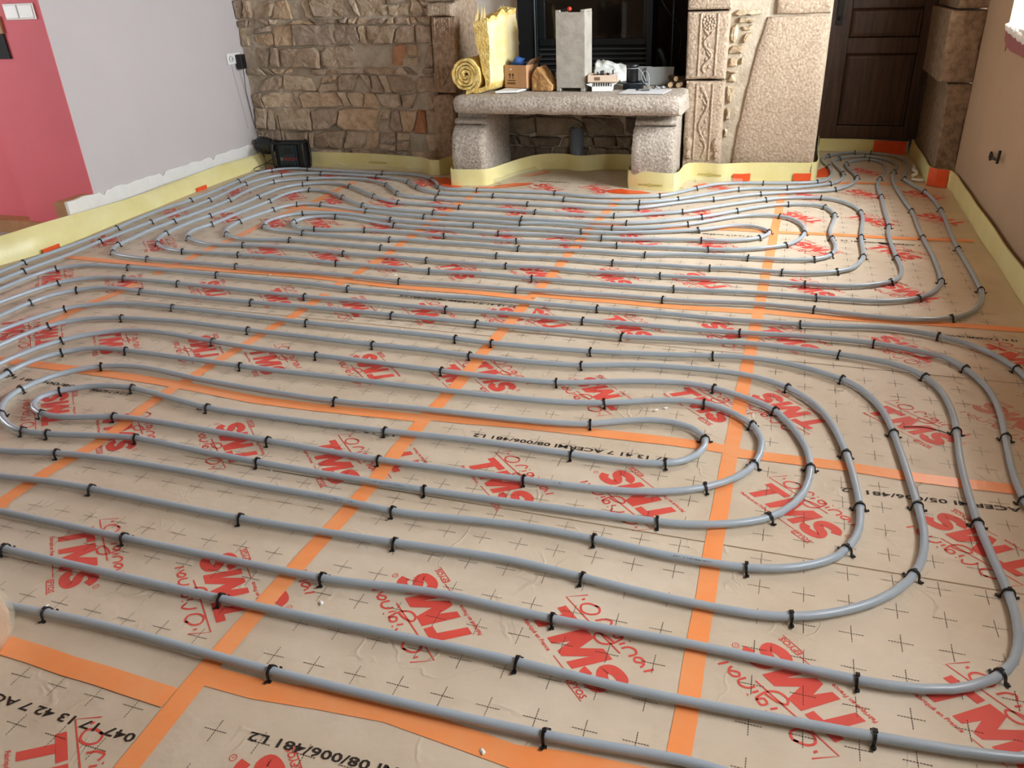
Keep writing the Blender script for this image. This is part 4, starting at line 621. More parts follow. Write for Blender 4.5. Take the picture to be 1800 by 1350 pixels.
def stones(b, tint, polys, y, rnd, hmin, hmax, gap, pal=PAL, warm=None):
    for poly in polys:
        cx = sum(p[0] for p in poly)/len(poly); cz = sum(p[1] for p in poly)/len(poly)
        per = []
        for i in range(len(poly)):
            a, c = poly[i], poly[(i+1) % len(poly)]; L = math.hypot(c[0]-a[0], c[1]-a[1]); n = max(1, int(L/.028))
            for k in range(n): per.append((a[0]+(c[0]-a[0])*k/n, a[1]+(c[1]-a[1])*k/n))
        rad = sum(math.hypot(p[0]-cx, p[1]-cz) for p in per)/len(per)
        if rad < .018: continue
        h = rnd.uniform(hmin, hmax); tx, tz = rnd.uniform(-.16, .16), rnd.uniform(-.22, .12); sd = rnd.random()*50
        col = lin(next((c for (px, pz), c in RUSTY if abs(px-cx) < .065 and abs(pz-cz) < .05), None) or rnd.choice(pal)); q = rnd.uniform(.85, 1.1); col = tuple(min(1, v*q) for v in col)
        n = len(per); vs = []
        g = gap*rnd.uniform(.6, 1.6)
        for inset, hh in ((g, -.012), (g+.002, h*.55), (g+.010, h*.92), (g+.03, h)):
            for i, p in enumerate(per):
                dx, dz = p[0]-cx, p[1]-cz; r = math.hypot(dx, dz)+1e-6
                k = max(.15, 1-inset/r*(1+.7*nz(p[0]*14, p[1]*14, sd)))
                px, pz = cx+dx*k, cz+dz*k
                dep = hh+(px-cx)*tx+(pz-cz)*tz+(.010*nz(px*18, pz*18, sd)+.006*nz(px*45, pz*45, sd) if hh > 0 else 0)
                vs.append((px, y-dep, pz))
        vs.append((cx, y-h*1.03-.01*nz(sd, cx), cz))
        fs = [(r*n+i, r*n+(i+1) % n, (r+1)*n+(i+1) % n, (r+1)*n+i) for r in range(3) for i in range(n)]+[(3*n+i, 3*n+(i+1) % n, 4*n) for i in range(n)]
        b.add(vs, fs, 1, False); tint += [col]*len(vs)
def mortar(b, tint, x0, x1, z0, z1, y, seed, amp=.008, step=.05):
    nx, nzz = max(2, int((x1-x0)/step)), max(2, int((z1-z0)/step)); vs = []
    for j in range(nzz+1):
        for i in range(nx+1):
            x = x0+(x1-x0)*i/nx; z = z0+(z1-z0)*j/nzz
            vs.append((x, y-amp*nz(x*7, z*7, seed)-amp*.6*nz(x*21, z*21, seed), z))
    b.add(vs, [(j*(nx+1)+i, j*(nx+1)+i+1, (j+1)*(nx+1)+i+1, (j+1)*(nx+1)+i) for j in range(nzz) for i in range(nx)], 0, True)
    tint += [(1, 1, 1)]*len(vs)
rnd = random.Random(11)
b = MB(); tint = []
mortar(b, tint, -3.28, -1.60, -.1, H, 4.215, 1)
stones(b, tint, cells(-3.26, -1.6, .03, 2.5, [.10, .15, .17, .12, .13, .05, .16, .14, .05, .14, .16, .12, .15, .07, .17, .13, .16, .15, .13], .05, .40, rnd), 4.208, rnd, .004, .034, .005)
b.box(-3.46, -1.62, 4.26, 4.5, -.1, H, 0); tint += [(1, 1, 1)]*8
struct(b.build('wall_back', [M['mortar'], M['stone']], tint=tint))
b = MB(); tint = []                                          # rubble below the hearth
mortar(b, tint, -1.44, .24, -.1, .48, 4.44, 4)
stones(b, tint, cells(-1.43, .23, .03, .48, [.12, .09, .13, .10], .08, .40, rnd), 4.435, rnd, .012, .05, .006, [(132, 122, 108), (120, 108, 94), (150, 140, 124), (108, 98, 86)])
b.box(-1.44, .24, 4.48, 4.7, -.1, .48, 0); tint += [(1, 1, 1)]*8
struct(b.build('wall_hearth', [M['mortar'], M['stone']], tint=tint))
# mortar panel with small stones between pilaster and slab
b = MB(); tint = []
mortar(b, tint, .5, 1.14, .05, H, 4.25, 8)
def pxp(x, z): return (x, z)
small = [[(.535, 1.06), (.555, 1.085), (.70, 1.08), (.72, 1.06), (.66, 1.045), (.56, 1.045)], [(.56, 1.005), (.66, 1.0), (.68, 1.02), (.67, 1.035), (.57, 1.04)],
         [(.515, .93), (.53, .985), (.56, 1.0), (.575, .96), (.57, .91), (.55, .88), (.525, .90)], [(.585, .985), (.66, .985), (.67, 1.0), (.65, .955), (.60, .955)],
         [(.60, .90), (.62, .945), (.66, .95), (.63, .89), (.615, .88)], [(.515, .83), (.54, .87), (.61, .87), (.63, .85), (.61, .82), (.52, .82)],
         [(.525, .74), (.53, .80), (.585, .80), (.585, .74), (.55, .73)], [(.6, .75), (.61, .80), (.62, .80), (.615, .75)], [(.52, .70), (.59, .70), (.59, .712), (.52, .714)],
         [(.525, .65), (.55, .695), (.58, .66), (.58, .64), (.54, .64)], [(.525, .52), (.525, .62), (.585, .62), (.575, .55), (.555, .50)], [(.525, .28), (.53, .34), (.555, .33), (.55, .28)],
         [(.535, .40), (.535, .48), (.565, .47), (.56, .40)]]
stones(b, tint, small, 4.24, rnd, .018, .032, .004, [(202, 190, 168), (210, 198, 176), (192, 178, 154)])
b.box(.5, 1.14, 4.295, 4.7, -.1, H, 0); tint += [(1, 1, 1)]*8
struct(b.build('wall_jamb', [M['mortar'], M['stone']], tint=tint))
# fireplace recess
wall('wall_fireplace', (-1.44, .26, 4.86, 5.0, .5, H), (.24, .5, 4.29, 5.0, -.1, H), m=M['soot'])
wall('wall_fireplace_left', (-1.62, -1.44, 4.262, 5.0, -.1, H), m=M['granite_brown'])
wall('wall_hearth_top', (-1.44, .24, 4.31, 4.86, .48, .614), m=M['granite_grey'])
b = MB(); b.box(-1.44, -1.06, 4.72, 4.86, .6, H); struct(b.build('wall_recess', M['plaster']))
# door recess
wall('wall_recess_left', (1.0, 1.14, 4.32, 5.5, -.1, H), m=M['beige'])
wall('wall_recess_right', (1.9, 2.31, 4.5, 5.5, -.1, H), m=M['jamb'])
wall('wall_recess_back', (1.0, 2.31, 5.38, 5.6, -.1, H), m=M['soot'])

# ---- granite blocks
def rock(poly, y0, y1, m, name, amp=.006, step=.05, seed=0, bev=.012, parent=None):
    """block with a rough front: polygon in xz, extruded y0 (front) .. y1"""
    per = []
    for i in range(len(poly)):
        a, c = poly[i], poly[(i+1) % len(poly)]; L = math.hypot(c[0]-a[0], c[1]-a[1]); n = max(1, int(L/step))
        for k in range(n): per.append((a[0]+(c[0]-a[0])*k/n, a[1]+(c[1]-a[1])*k/n))
    cx = sum(p[0] for p in per)/len(per); cz = sum(p[1] for p in per)/len(per); n = len(per); vs = []
    def ring(ins, y, amp2):
        for p in per:
            dx, dz = p[0]-cx, p[1]-cz; r = math.hypot(dx, dz); k = 1-ins/r
            q = amp2*nz(p[0]*9, p[1]*9, seed); vs.append((cx+dx*k+q, y+amp2*nz(p[0]*11, p[1]*11, seed+3), cz+dz*k+q))
    rings = [(0, y1, 0), (0, y0+bev*1.3, amp), (bev*.35, y0+bev*.35, amp), (bev, y0, amp)]
    for f in (.25, .5, .75): rings.append((None, f, 0))
    for ins, y, a2 in rings:
        if ins is not None: ring(ins, y, a2)
        else:
            for p in per:
                dx, dz = (p[0]-cx)*(1-y)*.985, (p[1]-cz)*(1-y)*.985
                vs.append((cx+dx, y0+amp*nz((cx+dx)*9, (cz+dz)*9, seed), cz+dz))
    nr = len(rings); vs.append((cx, y0+amp*nz(cx*9, cz*9, seed), cz))
    b = MB(); fs = [(r*n+i, r*n+(i+1) % n, (r+1)*n+(i+1) % n, (r+1)*n+i) for r in range(nr-1) for i in range(n)]
    fs += [((nr-1)*n+i, (nr-1)*n+(i+1) % n, nr*n) for i in range(n)]
    b.add(vs, fs, 0, True)
    b.add(vs[:n], [tuple(range(n))], 0)
    o = b.build(name, m, parent); e = o.modifiers.new('edge', 'EDGE_SPLIT'); e.split_angle = R(48); return o
tag(rock([(.592, .05), (1.137, .05), (1.136, .18), (1.128, 1.04), (.752, 1.04), (.70, .85), (.655, .60), (.61, .30)], 4.232, 4.292, M['granite'], 'granite_slab', .005, .05, 3, .014),
    'large pinkish granite slab with slanting left edge beside the dark door', 'stone slab')
tag(rock([(.80, 1.052), (1.128, 1.048), (1.124, 1.6), (.80, 1.6)], 4.222, 4.292, M['granite'], 'granite_block', .005, .06, 5, .016),
    'granite block lying on top of the large granite slab at the upper edge', 'stone slab')
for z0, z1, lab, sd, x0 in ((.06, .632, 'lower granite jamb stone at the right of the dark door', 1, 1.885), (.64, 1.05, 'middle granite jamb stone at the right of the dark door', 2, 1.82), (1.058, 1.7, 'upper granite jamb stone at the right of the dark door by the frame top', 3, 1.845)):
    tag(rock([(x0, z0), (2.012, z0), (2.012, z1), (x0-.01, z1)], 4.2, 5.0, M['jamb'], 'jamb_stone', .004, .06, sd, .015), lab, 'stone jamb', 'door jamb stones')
# ---- pilasters
def carving(p, x0, x1, y, z0, z1, m, rosette=True, seed=0, flip=1):
    b = MB(); w = x1-x0
    for fx in (.0, 1.0): b.tube([(x0+w*fx, y-.002, z0+(z1-z0)*i/8) for i in range(9)], [.008+.0015*nz(i, seed) for i in range(9)], 8)
    cx = x0+w*.5; zt = z1-(.5*w+.02 if rosette else .02)
    if rosette:
        zc = z1-w*.5
        for i in range(12):
            a = 2*math.pi*i/12; b.blob((cx+math.cos(a)*w*.34, y, zc+math.sin(a)*w*.34), .011, .010, .011, jit=.3)
        for i in range(6):
            a = 2*math.pi*i/6+.3; b.blob((cx+math.cos(a)*w*.17, y, zc+math.sin(a)*w*.17), .010, .010, .010, jit=.3)
        b.blob((cx, y, zc), .012, .014, .012); zt = zc-w*.5
    n = 40; P = []
    for i in range(n+1):
        z = zt-(zt-z0-.02)*i/n; P.append((cx+w*.24*math.sin(i/n*math.pi*3.2*flip+seed), y-.002, z))
    b.tube(P, [.0085+.002*nz(i*.5, seed) for i in range(n+1)], 8)
    for i in range(4, n-2, 7):
        s = 1 if math.sin(i/n*math.pi*3.2*flip+seed) < 0 else -1; q = P[i]
        b.tube([(q[0], q[1], q[2]), (q[0]+s*w*.18, q[1]-.001, q[2]+.022), (q[0]+s*w*.34, q[1], q[2]+.05)], [.006, .008, .003], 6)
        b.blob((q[0]+s*w*.28, y, q[2]-.012), .010, .008, .014, jit=.4)
    return b.build('carving', m, p)
lp = thing('carved_pilaster', (-1.53, 4.2, 0), 'weathered brown carved stone pilaster left of the fireplace behind the insulation roll', 'pilaster', 'carved fireplace pilasters')
inv = lambda o, t: setattr(o, 'matrix_parent_inverse', Matrix.Translation(-Vector(t.location)))
def under(o, t): o.parent = t; o.matrix_parent_inverse = Matrix.Translation(-Vector(t.location)); return o
under(rock([(-1.655, .06), (-1.50, .06), (-1.475, .3), (-1.45, .56), (-1.615, .56), (-1.63, .4)], 4.165, 4.258, M['granite_brown'], 'lower_block', .012, .04, 21, .02), lp)
under(rock([(-1.605, .572), (-1.43, .572), (-1.40, 1.09), (-1.585, 1.09)], 4.16, 4.258, M['granite_brown'], 'shaft_block', .005, .05, 22, .016), lp)
under(rock([(-1.61, 1.095), (-1.40, 1.095), (-1.39, 1.18), (-1.605, 1.18)], 4.13, 4.258, M['granite'], 'capital', .006, .05, 23, .02), lp)
under(rock([(-1.61, 1.19), (-1.36, 1.19), (-1.34, 1.6), (-1.60, 1.6)], 4.14, 4.258, M['granite'], 'upper_block', .006, .05, 24, .02), lp)
under(carving(None, -1.56, -1.445, 4.162, .60, 1.08, M['granite_brown'], True, 1), lp)
rp = thing('carved_pilaster', (.39, 4.2, 0), 'pale carved granite pilaster with rosette and vine right of the fireplace', 'pilaster', 'carved fireplace pilasters')
under(rock([(.262, .06), (.522, .06), (.515, .655), (.258, .655)], 4.15, 4.288, M['granite'], 'lower_block', .005, .05, 31, .016), rp)
under(rock([(.255, .668), (.515, .668), (.518, 1.08), (.245, 1.08)], 4.15, 4.288, M['granite'], 'shaft_block', .004, .05, 32, .016), rp)
under(rock([(.245, 1.092), (.522, 1.092), (.525, 1.6), (.24, 1.6)], 4.135, 4.288, M['granite'], 'capital', .004, .05, 33, .016), rp)
under(carving(None, .335, .445, 4.152, .69, 1.07, M['granite'], True, 2), rp)
under(carving(None, .335, .440, 4.152, .14, .64, M['granite'], False, 4, -1), rp)
for x, rr in ((.297, .02), (.485, .014)):
    b = MB(); b.blob((x, 4.152, .235), .028, .02, .055, jit=.5); b.blob((x+.003, 4.148, .172), rr, .02, rr+.012); under(b.build('scroll_foot', M['granite']), rp)

# ---- stone bench (hearth)
hb = thing('stone_bench', (-.48, 3.95, 0), 'rough granite hearth bench on two curved feet in front of the fireplace', 'stone bench')
prof = [(4.295, .50), (4.295, .612), (3.80, .615), (3.735, .612), (3.705, .598), (3.692, .575), (3.69, .545), (3.70, .515), (3.725, .496), (3.78, .486), (3.95, .482), (4.295, .482)]
n = 60; vs = []; m = 40
pf = []
for i in range(len(prof)):
    a, c = Vector(prof[i]), Vector(prof[(i+1) % len(prof)]); k2 = max(1, int((c-a).length/.03))
    for k in range(k2): pf.append(a.lerp(c, k/k2))
m = len(pf); xa, xb = -1.262, .283
for i in range(n+1):
    x = xa+(xb-xa)*i/n; e = min(i, n-i)
    for p in pf:
        sq = {0: .965, 1: .99}.get(e, 1.0); yy = 4.2+(p.x-4.2)*sq; zz = .545+(p.y-.545)*(.9 if e == 0 else .98 if e == 1 else 1)
        q = .007*nz(x*8, p.x*8, p.y*8)+.004*nz(x*25, p.x*25, p.y*25)
        endw = .02*nz(p.x*9, p.y*9, i//30)*(1 if e < 2 else 0)
        front = 1 if p.x < 3.8 and p.y < .613 else .25
        vs.append((x+endw, yy+q*front, zz+q*.5*front))
b = MB(); b.add(vs, [(i*m+k, i*m+(k+1) % m, (i+1)*m+(k+1) % m, (i+1)*m+k) for i in range(n) for k in range(m)]+[tuple(range(m)), tuple(range(n*m+m-1, n*m-1, -1))], 0, True)
o = under(b.build('bench_top', M['granite_grey']), hb); o.modifiers.new('e', 'EDGE_SPLIT').split_angle = R(60)
def foot(x0, x1, dy, seed):
    P = [(4.28, .0), (3.718, .0), (3.703, .07), (3.686, .14), (3.680, .20), (3.682, .25), (3.694, .30), (3.715, .345), (3.745, .38), (3.775, .397), (3.803, .401), (3.806, .407), (3.776, .410), (3.768, .418), (3.768, .432), (3.778, .440), (3.81, .444), (3.832, .450), (3.838, .488), (4.28, .488)]
    pf = []
    for i in range(len(P)):
        a, c = Vector(P[i]), Vector(P[(i+1) % len(P)]); k2 = max(1, int((c-a).length/.025))
        for k in range(k2): pf.append(a.lerp(c, k/k2))
    m = len(pf); n = 12; vs = []
    for i in range(n+1):
        f = i/n
        for p in pf:
            w = 1.0 if p.y < .41 else .97
            x = (x0+x1)/2+(f-.5)*(x1-x0)*w; q = .005*nz(x*14, p.x*14, p.y*14+seed)+.003*nz(x*40, p.x*40, p.y*40)
            ed = .012 if i in (0, n) else 0
            vs.append((x+q*.6, p.x+dy+q+ed*(1 if p.x < 4 else -1), p.y))
    b = MB(); b.add(vs, [(i*m+k, i*m+(k+1) % m, (i+1)*m+(k+1) % m, (i+1)*m+k) for i in range(n) for k in range(m)]+[tuple(range(m)), tuple(range(n*m+m-1, n*m-1, -1))], 0, True)
    o = under(b.build('foot', M['granite_grey']), hb); o.modifiers.new('e', 'EDGE_SPLIT').split_angle = R(55)
foot(-1.315, -1.075, .045, 1); foot(-.035, .245, .10, 2)

# ---- fireplace insert
fi = thing('fireplace_insert', (-.55, 4.65, .6), 'dark steel fireplace insert with sooty glass door and slotted vents', 'fireplace')
b = MB(); b.box(-1.06, -.935, 4.56, 4.80, .60, 1.9); b.box(-.935, -.915, 4.585, 4.8, .60, 1.9); b.box(-.09, -.05, 4.56, 4.8, .60, 1.9); b.box(-.95, -.05, 4.6, 4.8, .60, .70); b.box(-.95, -.05, 4.6, 4.8, 1.75, 1.9)
under(b.build('frame', M['black_steel'], bevel=.004), fi)
b = MB(); b.tube([(-.925, 4.555, .69), (-.925, 4.555, 1.9)], .006, 6); b.tube([(-.925, 4.555, .69), (-.06, 4.555, .69)], .006, 6); under(b.build('trim_rail', M['steel_slat']), fi)
b = MB(); b.box(-.915, -.09, 4.63, 4.66, .70, .86); under(b.build('vent_panel', M['void']), fi)
for k in range(4):
    b = MB(); z = .722+k*.034
    b.box(-.91, -.52, 4.60, 4.628, z, z+.012); b.box(-.50, -.095, 4.60, 4.628, z, z+.012); under(b.build('vent_slat', M['steel_slat'], bevel=.002), fi)
b = MB(); b.box(-.91, -.095, 4.60, 4.64, .855, .90); under(b.build('door_rail', M['black_steel'], bevel=.004), fi)
b = MB(); b.box(-.86, -.12, 4.62, 4.628, .90, 1.74); under(b.build('glass_pane', M['fire_glass']), fi)
b = MB(); b.box(-.915, -.86, 4.602, 4.65, .90, 1.75); b.box(-.12, -.09, 4.602, 4.65, .90, 1.75); under(b.build('door_stile', M['black_steel'], bevel=.004), fi)
b = MB(); b.box(-.915, -.09, 4.85, 4.858, .7, 1.9); b.box(-.86, -.12, 4.66, 4.85, .885, .895)
for i in range(26): b.blob((random.uniform(-.82, -.15), random.uniform(4.68, 4.78), .905), random.uniform(.02, .05), .03, random.uniform(.012, .03), 1, jit=.6)
under(b.build('firebox', [M['soot'], M['ash']]), fi)

# ---- door in the recess
dr = thing('door_1', (1.55, 5.33, .12), None, None); dr['kind'] = 'structure'
def door_part(name, bx, m, bev=.004):
    b = MB(); b.box(*bx); return under(b.build(name, m, bevel=bev), dr)
D0, D1 = 1.17, 1.90
door_part('stile', (D0, 1.31, 5.30, 5.35, .10, 2.15), M['door_wood']); door_part('stile', (1.80, D1, 5.30, 5.35, .10, 2.15), M['door_wood'])
for z0, z1 in ((.10, .195), (.72, .83), (1.03, 1.12), (1.95, 2.15)): door_part('rail', (1.31, 1.80, 5.302, 5.35, z0, z1), M['door_wood'])
for z0, z1 in ((.195, .72), (.83, 1.03), (1.12, 1.95)):
    b = MB(); f = .018; y0, y1 = 5.318, 5.306
    vs = [(1.31, 5.322, z0), (1.80, 5.32, z0), (1.80, 5.32, z1), (1.31, 5.32, z1)]
    for ins, y in ((.010, 5.311), (.020, 5.318), (.03, 5.316)): vs += [(1.31+ins, y, z0+ins), (1.80-ins, y, z0+ins), (1.80-ins, y, z1-ins), (1.31+ins, y, z1-ins)]
    b.add(vs, [(4*r+i, 4*r+(i+1) % 4, 4*r+4+(i+1) % 4, 4*r+4+i) for r in range(3) for i in range(4)]+[(12, 13, 14, 15)]); under(b.build('panel', M['door_wood']), dr)
b = MB(); b.box(1.205, 1.25, 5.292, 5.3, .92, 1.16); under(b.build('handle_plate', M['iron'], bevel=.004), dr)
b = MB(); b.tube([(1.228, 5.29, 1.12), (1.228, 5.25, 1.12), (1.24, 5.24, 1.12), (1.34, 5.24, 1.115)], .009, 8); b.blob((1.228, 5.287, .97), .012, .008, .016); under(b.build('handle', M['iron']), dr)

# ---- window in the right wall
wn = thing('window_1', (2.16, 2.93, 1.0), None, None); wn['kind'] = 'structure'
b = MB()
for bx in ((2.20, 2.25, WY0, WY1, WZ0, WZ0+.06), (2.20, 2.25, WY0, WY1, WZ1-.06, WZ1), (2.20, 2.25, WY0, WY0+.05, WZ0, WZ1), (2.20, 2.25, WY1-.05, WY1, WZ0, WZ1), (2.20, 2.25, 2.9, 2.96, WZ0, WZ1)): b.box(*bx)
under(b.build('window_frame', M['white'], bevel=.004), wn)
b = MB(); b.box(2.222, 2.226, WY0+.05, WY1-.05, WZ0+.06, WZ1-.06); under(b.build('window_pane', M['glass']), wn)
b = MB()
for bx in ((1.993, 2.2, WY0, WY1-.005, WZ0-.02, WZ0+.004),): b.box(*bx)
under(b.build('window_sill', M['plaster'], bevel=.008), wn)
b = MB(); pts = [(3.62, .985), (3.61, 1.01), (3.57, .985), (3.0, .965), (2.28, .955), (2.28, .87), (2.9, .875), (3.40, .885), (3.52, .90), (3.535, .875), (3.55, .905), (3.60, .93)]
b.prism(pts, 2.0065, 2.012, 'x'); o = b.build('trim_1', M['maroon']); struct(o)
b = MB()
for i in range(9): b.blob((2.0, 3.52-i*.05, .995-.004*i), .02, .035, .022, jit=.5)
o = b.build('trim_2', M['plaster']); struct(o)
# second window beside the camera; side-room window made up for the fill lamp
w2 = thing('window_2', (2.22, -.1, 1.0), None, None); w2['kind'] = 'structure'; b = MB()
for bx in ((2.20, 2.25, NY0, NY1, WZ0, WZ0+.06), (2.20, 2.25, NY0, NY1, WZ1-.06, WZ1), (2.20, 2.25, NY0, NY0+.05, WZ0, WZ1), (2.20, 2.25, NY1-.05, NY1, WZ0, WZ1), (2.20, 2.25, -.13, -.07, WZ0, WZ1)): b.box(*bx)
under(b.build('window_frame', M['white']), w2)
b = MB(); b.box(2.222, 2.226, NY0+.05, NY1-.05, WZ0+.06, WZ1-.06); under(b.build('window_pane', M['glass']), w2)
w3 = thing('added_window', (-6.3, .3, .7), None, None); w3['kind'] = 'structure'; b = MB()
for bx in ((-6.33, -6.28, -.6, 1.2, .7, .77), (-6.33, -6.28, -.6, 1.2, 2.13, 2.2), (-6.33, -6.28, -.6, -.53, .7, 2.2), (-6.33, -6.28, 1.13, 1.2, .7, 2.2), (-6.33, -6.28, .26, .34, .7, 2.2)): b.box(*bx)
under(b.build('window_frame', M['white']), w3)
# ================================================================= things on the bench
BT = .617
# ---- roll of glass wool with a free flap
iw = thing('insulation_roll', (-1.12, 3.98, BT), 'yellow glass wool roll with its loose end standing upright on the bench', 'insulation')
def wool_strip(C, th, y0, y1, name, seed, mi_side=0, face=None, tilt=0.0, top=0.0):
    """thick strip: centre line in xz, thickness list, extruded along y with a ragged edge"""
    n = len(C); ny = 12; A = []; B = []
    for i in range(n):
        a, c = Vector(C[max(i-1, 0)]), Vector(C[min(i+1, n-1)]); t = (c-a).normalized(); nn = Vector((-t.y, t.x)); p = Vector(C[i])
        A.append(p+nn*th[i]/2); B.append(p-nn*th[i]/2)
    loop = A+B[::-1]; m = len(loop); vs = []
    for j in range(ny+1):
        f = j/ny; y = y0+(y1-y0)*f
        for k, p in enumerate(loop):
            q = .006*nz(p.x*22, y*14, p.y*22+seed)+.004*nz(p.x*60, y*30, p.y*60)
            rag = .012*nz(p.x*30, p.y*30, seed) if j in (0, ny) else 0
            vs.append((p.x+q+tilt*f, y+rag, p.y+q*.8+max(0, p.y-.95)*top*(f*.45+.28*nz(y*16, p.x*30, 3))))
    b = MB(); fs = [(j*m+k, j*m+(k+1) % m, (j+1)*m+(k+1) % m, (j+1)*m+k) for j in range(ny) for k in range(m)]
    b.add(vs, fs, 0, True)
    if face is not None:
        for i in range(len(b.f)):
            if face(i % m, m): b.m[i] = 1
    for base in (0, ny*m):
        b.add([vs[base+k] for k in range(m)], [(i, i+1, m-2-i, m-1-i) for i in range(n-1)], 0, True)
    o = b.build(name, [M['glasswool'], M['glasswool_face']]); o.modifiers.new('e', 'EDGE_SPLIT').split_angle = R(60); return under(o, iw)
C = []; th = []; turns = 4.25
for i in range(110):
    f = i/109; a = R(-90)-2*math.pi*turns*(1-f)*-1; r = .012+.098*f
    a = R(-90)+2*math.pi*turns*(1-f)
    C.append((-1.19+r*.94*math.cos(a)*(1+.03*nz(f*20)), .736+r*math.sin(a))); th.append(.0175+.005*nz(f*30))
wool_strip(C, th, 3.775, 4.16, 'roll', 1)
P = [(-1.19, .635), (-1.13, .635), (-1.08, .640), (-1.05, .655), (-1.04, .69), (-1.042, .73), (-1.048, .80), (-1.056, .88), (-1.064, .97), (-1.07, 1.04), (-1.07, 1.085)]
C = [(p.x, p.y) for p in catmull(P, .02)]; n = len(C)
th = [.03+.062*min(1, max(0, (i-6)/12)) for i in range(n)]
o = wool_strip(C, th, 3.80, 4.17, 'loose_flap', 5, face=lambda k, m: m//2+1 <= k < m-8, tilt=.085, top=.95)
b = MB()
for k in range(12):
    x = -1.075+random.uniform(-.04, .02); y = random.choice((3.81, 3.83, 3.86, 4.13, 4.15, 4.16))+random.uniform(-.01, .01); xx = x+.085*(y-3.8)/.37
    h = random.uniform(.015, .05)*(1.8 if y < 3.86 or y > 4.12 else 1)
    b.add([(xx-.014, y, 1.05), (xx+.014, y+.008, 1.05), (xx+random.uniform(-.01, .02), y+.004, 1.085+h), (xx, y+.018, 1.05)], [(0, 1, 2), (1, 3, 2), (3, 0, 2)], 0)
under(b.build('torn_tuft', M['glasswool_face']), iw)
# ---- white board under box and roll
b = MB(); Q = [(-.985, 3.79), (-.84, 3.835), (-.79, 4.1), (-.95, 4.14)]; b.prism(Q, BT+.003, BT+.016)
tag(b.build('flat_board', M['white_sheet'], bevel=.002), 'thin white board lying on the bench under the cardboard box', 'board')
# ---- cardboard box of scraps
def boxed(name, loc, rz, label, cat): return thing(name, loc, label, cat, rz=rz)
cb = boxed('cardboard_box', (-.87, 4.03, BT+.017), R(-13), 'open brown cardboard box with two black arrows and scraps inside', 'box')
def part(mb, name, m, t, **k): return mb.build(name, m, t, **k)
W2, D2, H2 = .088, .085, .150
b = MB(); tk = .004
b.box(-W2, W2, -D2, -D2+tk, 0, H2); b.box(-W2, W2, D2-tk, D2, 0, H2); b.box(-W2, -W2+tk, -D2, D2, 0, H2); b.box(W2-tk, W2, -D2, D2, 0, H2); b.box(-W2, W2, -D2, D2, 0, tk)
part(b, 'carton', M['cardboard'], cb)
b = MB(); b.add([(W2, -D2, H2), (W2, D2, H2), (W2+.035, D2-.005, H2+.05), (W2+.03, -D2+.01, H2+.035), (W2+.003, -D2, H2), (W2+.003, D2, H2), (W2+.038, D2-.005, H2+.05), (W2+.033, -D2+.01, H2+.035)], [(0, 1, 2, 3), (7, 6, 5, 4), (0, 4, 5, 1), (1, 5, 6, 2), (2, 6, 7, 3), (3, 7, 4, 0)]); part(b, 'flap', M['card_edge'], cb)
b = MB(); yy = -D2-.0008
for sx in (-.043, -.018):
    b.add([(sx-.003, yy, .062), (sx+.003, yy, .062), (sx+.003, yy, .085), (sx-.003, yy, .085)], [(0, 1, 2, 3)]); b.add([(sx-.010, yy, .083), (sx+.010, yy, .083), (sx, yy, .099)], [(0, 1, 2)])
b.add([(-.064, yy, .048), (.003, yy, .048), (.003, yy, .053), (-.064, yy, .053)], [(0, 1, 2, 3)])
for k in range(7): b.add([(-.064+.0095*k, yy, .026), (-.058+.0095*k, yy, .026), (-.058+.0095*k, yy, .038), (-.064+.0095*k, yy, .038)], [(0, 1, 2, 3)])
part(b, 'arrow_print', M['black_ink'], cb, fix=False)
b = MB(); b.blob((-.012, -.01, .155), .05, .045, .035, jit=.9, n=12, m=8); tag_o = b.build('blue_rag', M['blue']); tag_o.location = Vector((-.87, 4.03, BT+.017)); tag(tag_o, 'crumpled blue cloth lying on top of the cardboard box scraps', 'cloth')
sc = thing('metal_scrap', (-.87, 4.03, BT+.03), 'dark and white scrap pieces heaped in the cardboard box', 'scrap')
b = MB(); rs = random.Random(4)
for k in range(16):
    mx = Matrix.Translation((rs.uniform(-.06, .06), rs.uniform(-.055, .055), rs.uniform(.10, .14))) @ Matrix.Rotation(rs.uniform(0, 6), 4, 'Z') @ Matrix.Rotation(rs.uniform(-.8, .8), 4, 'X')
    b.box(-.03, .03, -.006, .006, -.004, .004, k % 2, mx)
b.box(-.05, .05, -.05, .05, .0, .1, 0, Matrix.Rotation(R(-13), 4, 'Z'))
b.build('scrap_heap', [M['dark_metal'], M['white_sheet']], sc)
# ---- broken tan block
tb = MB(); vs = [(-.07, -.06, 0), (.075, -.085, 0), (.105, .03, 0), (-.03, .05, 0), (-.072, -.05, .10), (-.03, -.06, .155), (.012, .03, .165), (-.04, .045, .13), (.085, -.075, .035), (.10, .03, .05)]
fs = [(3, 2, 1, 0), (0, 1, 8, 5, 4), (1, 2, 9, 8), (5, 8, 9, 6), (2, 3, 7, 6, 9), (3, 0, 4, 7), (4, 5, 6, 7)]
tb.add(vs, fs); o = tb.build('broken_block', M['brick'], loc=(-.70, 4.0, BT+.001), bevel=.006)
s_ = o.modifiers.new('sub', 'SUBSURF'); s_.subdivision_type = 'SIMPLE'; s_.levels = s_.render_levels = 3
tx_ = bpy.data.textures.new('rough', 'CLOUDS'); tx_.noise_scale = .03; d_ = o.modifiers.new('rough', 'DISPLACE'); d_.texture = tx_; d_.strength = .012; d_.mid_level = .5
tag(o, 'broken tan stone chunk leaning beside the concrete block', 'stone')
b = MB(); b.lathe([(.0, 0), (.045, 0), (.052, .01), (.05, .06), (.053, .10), (.05, .10), (.046, .02), (0, .012)], seg=20)
tag(b.build('clear_tub', M['film'], loc=(-.62, 4.20, BT)), 'clear plastic tub standing behind the broken tan stone chunk', 'tub')
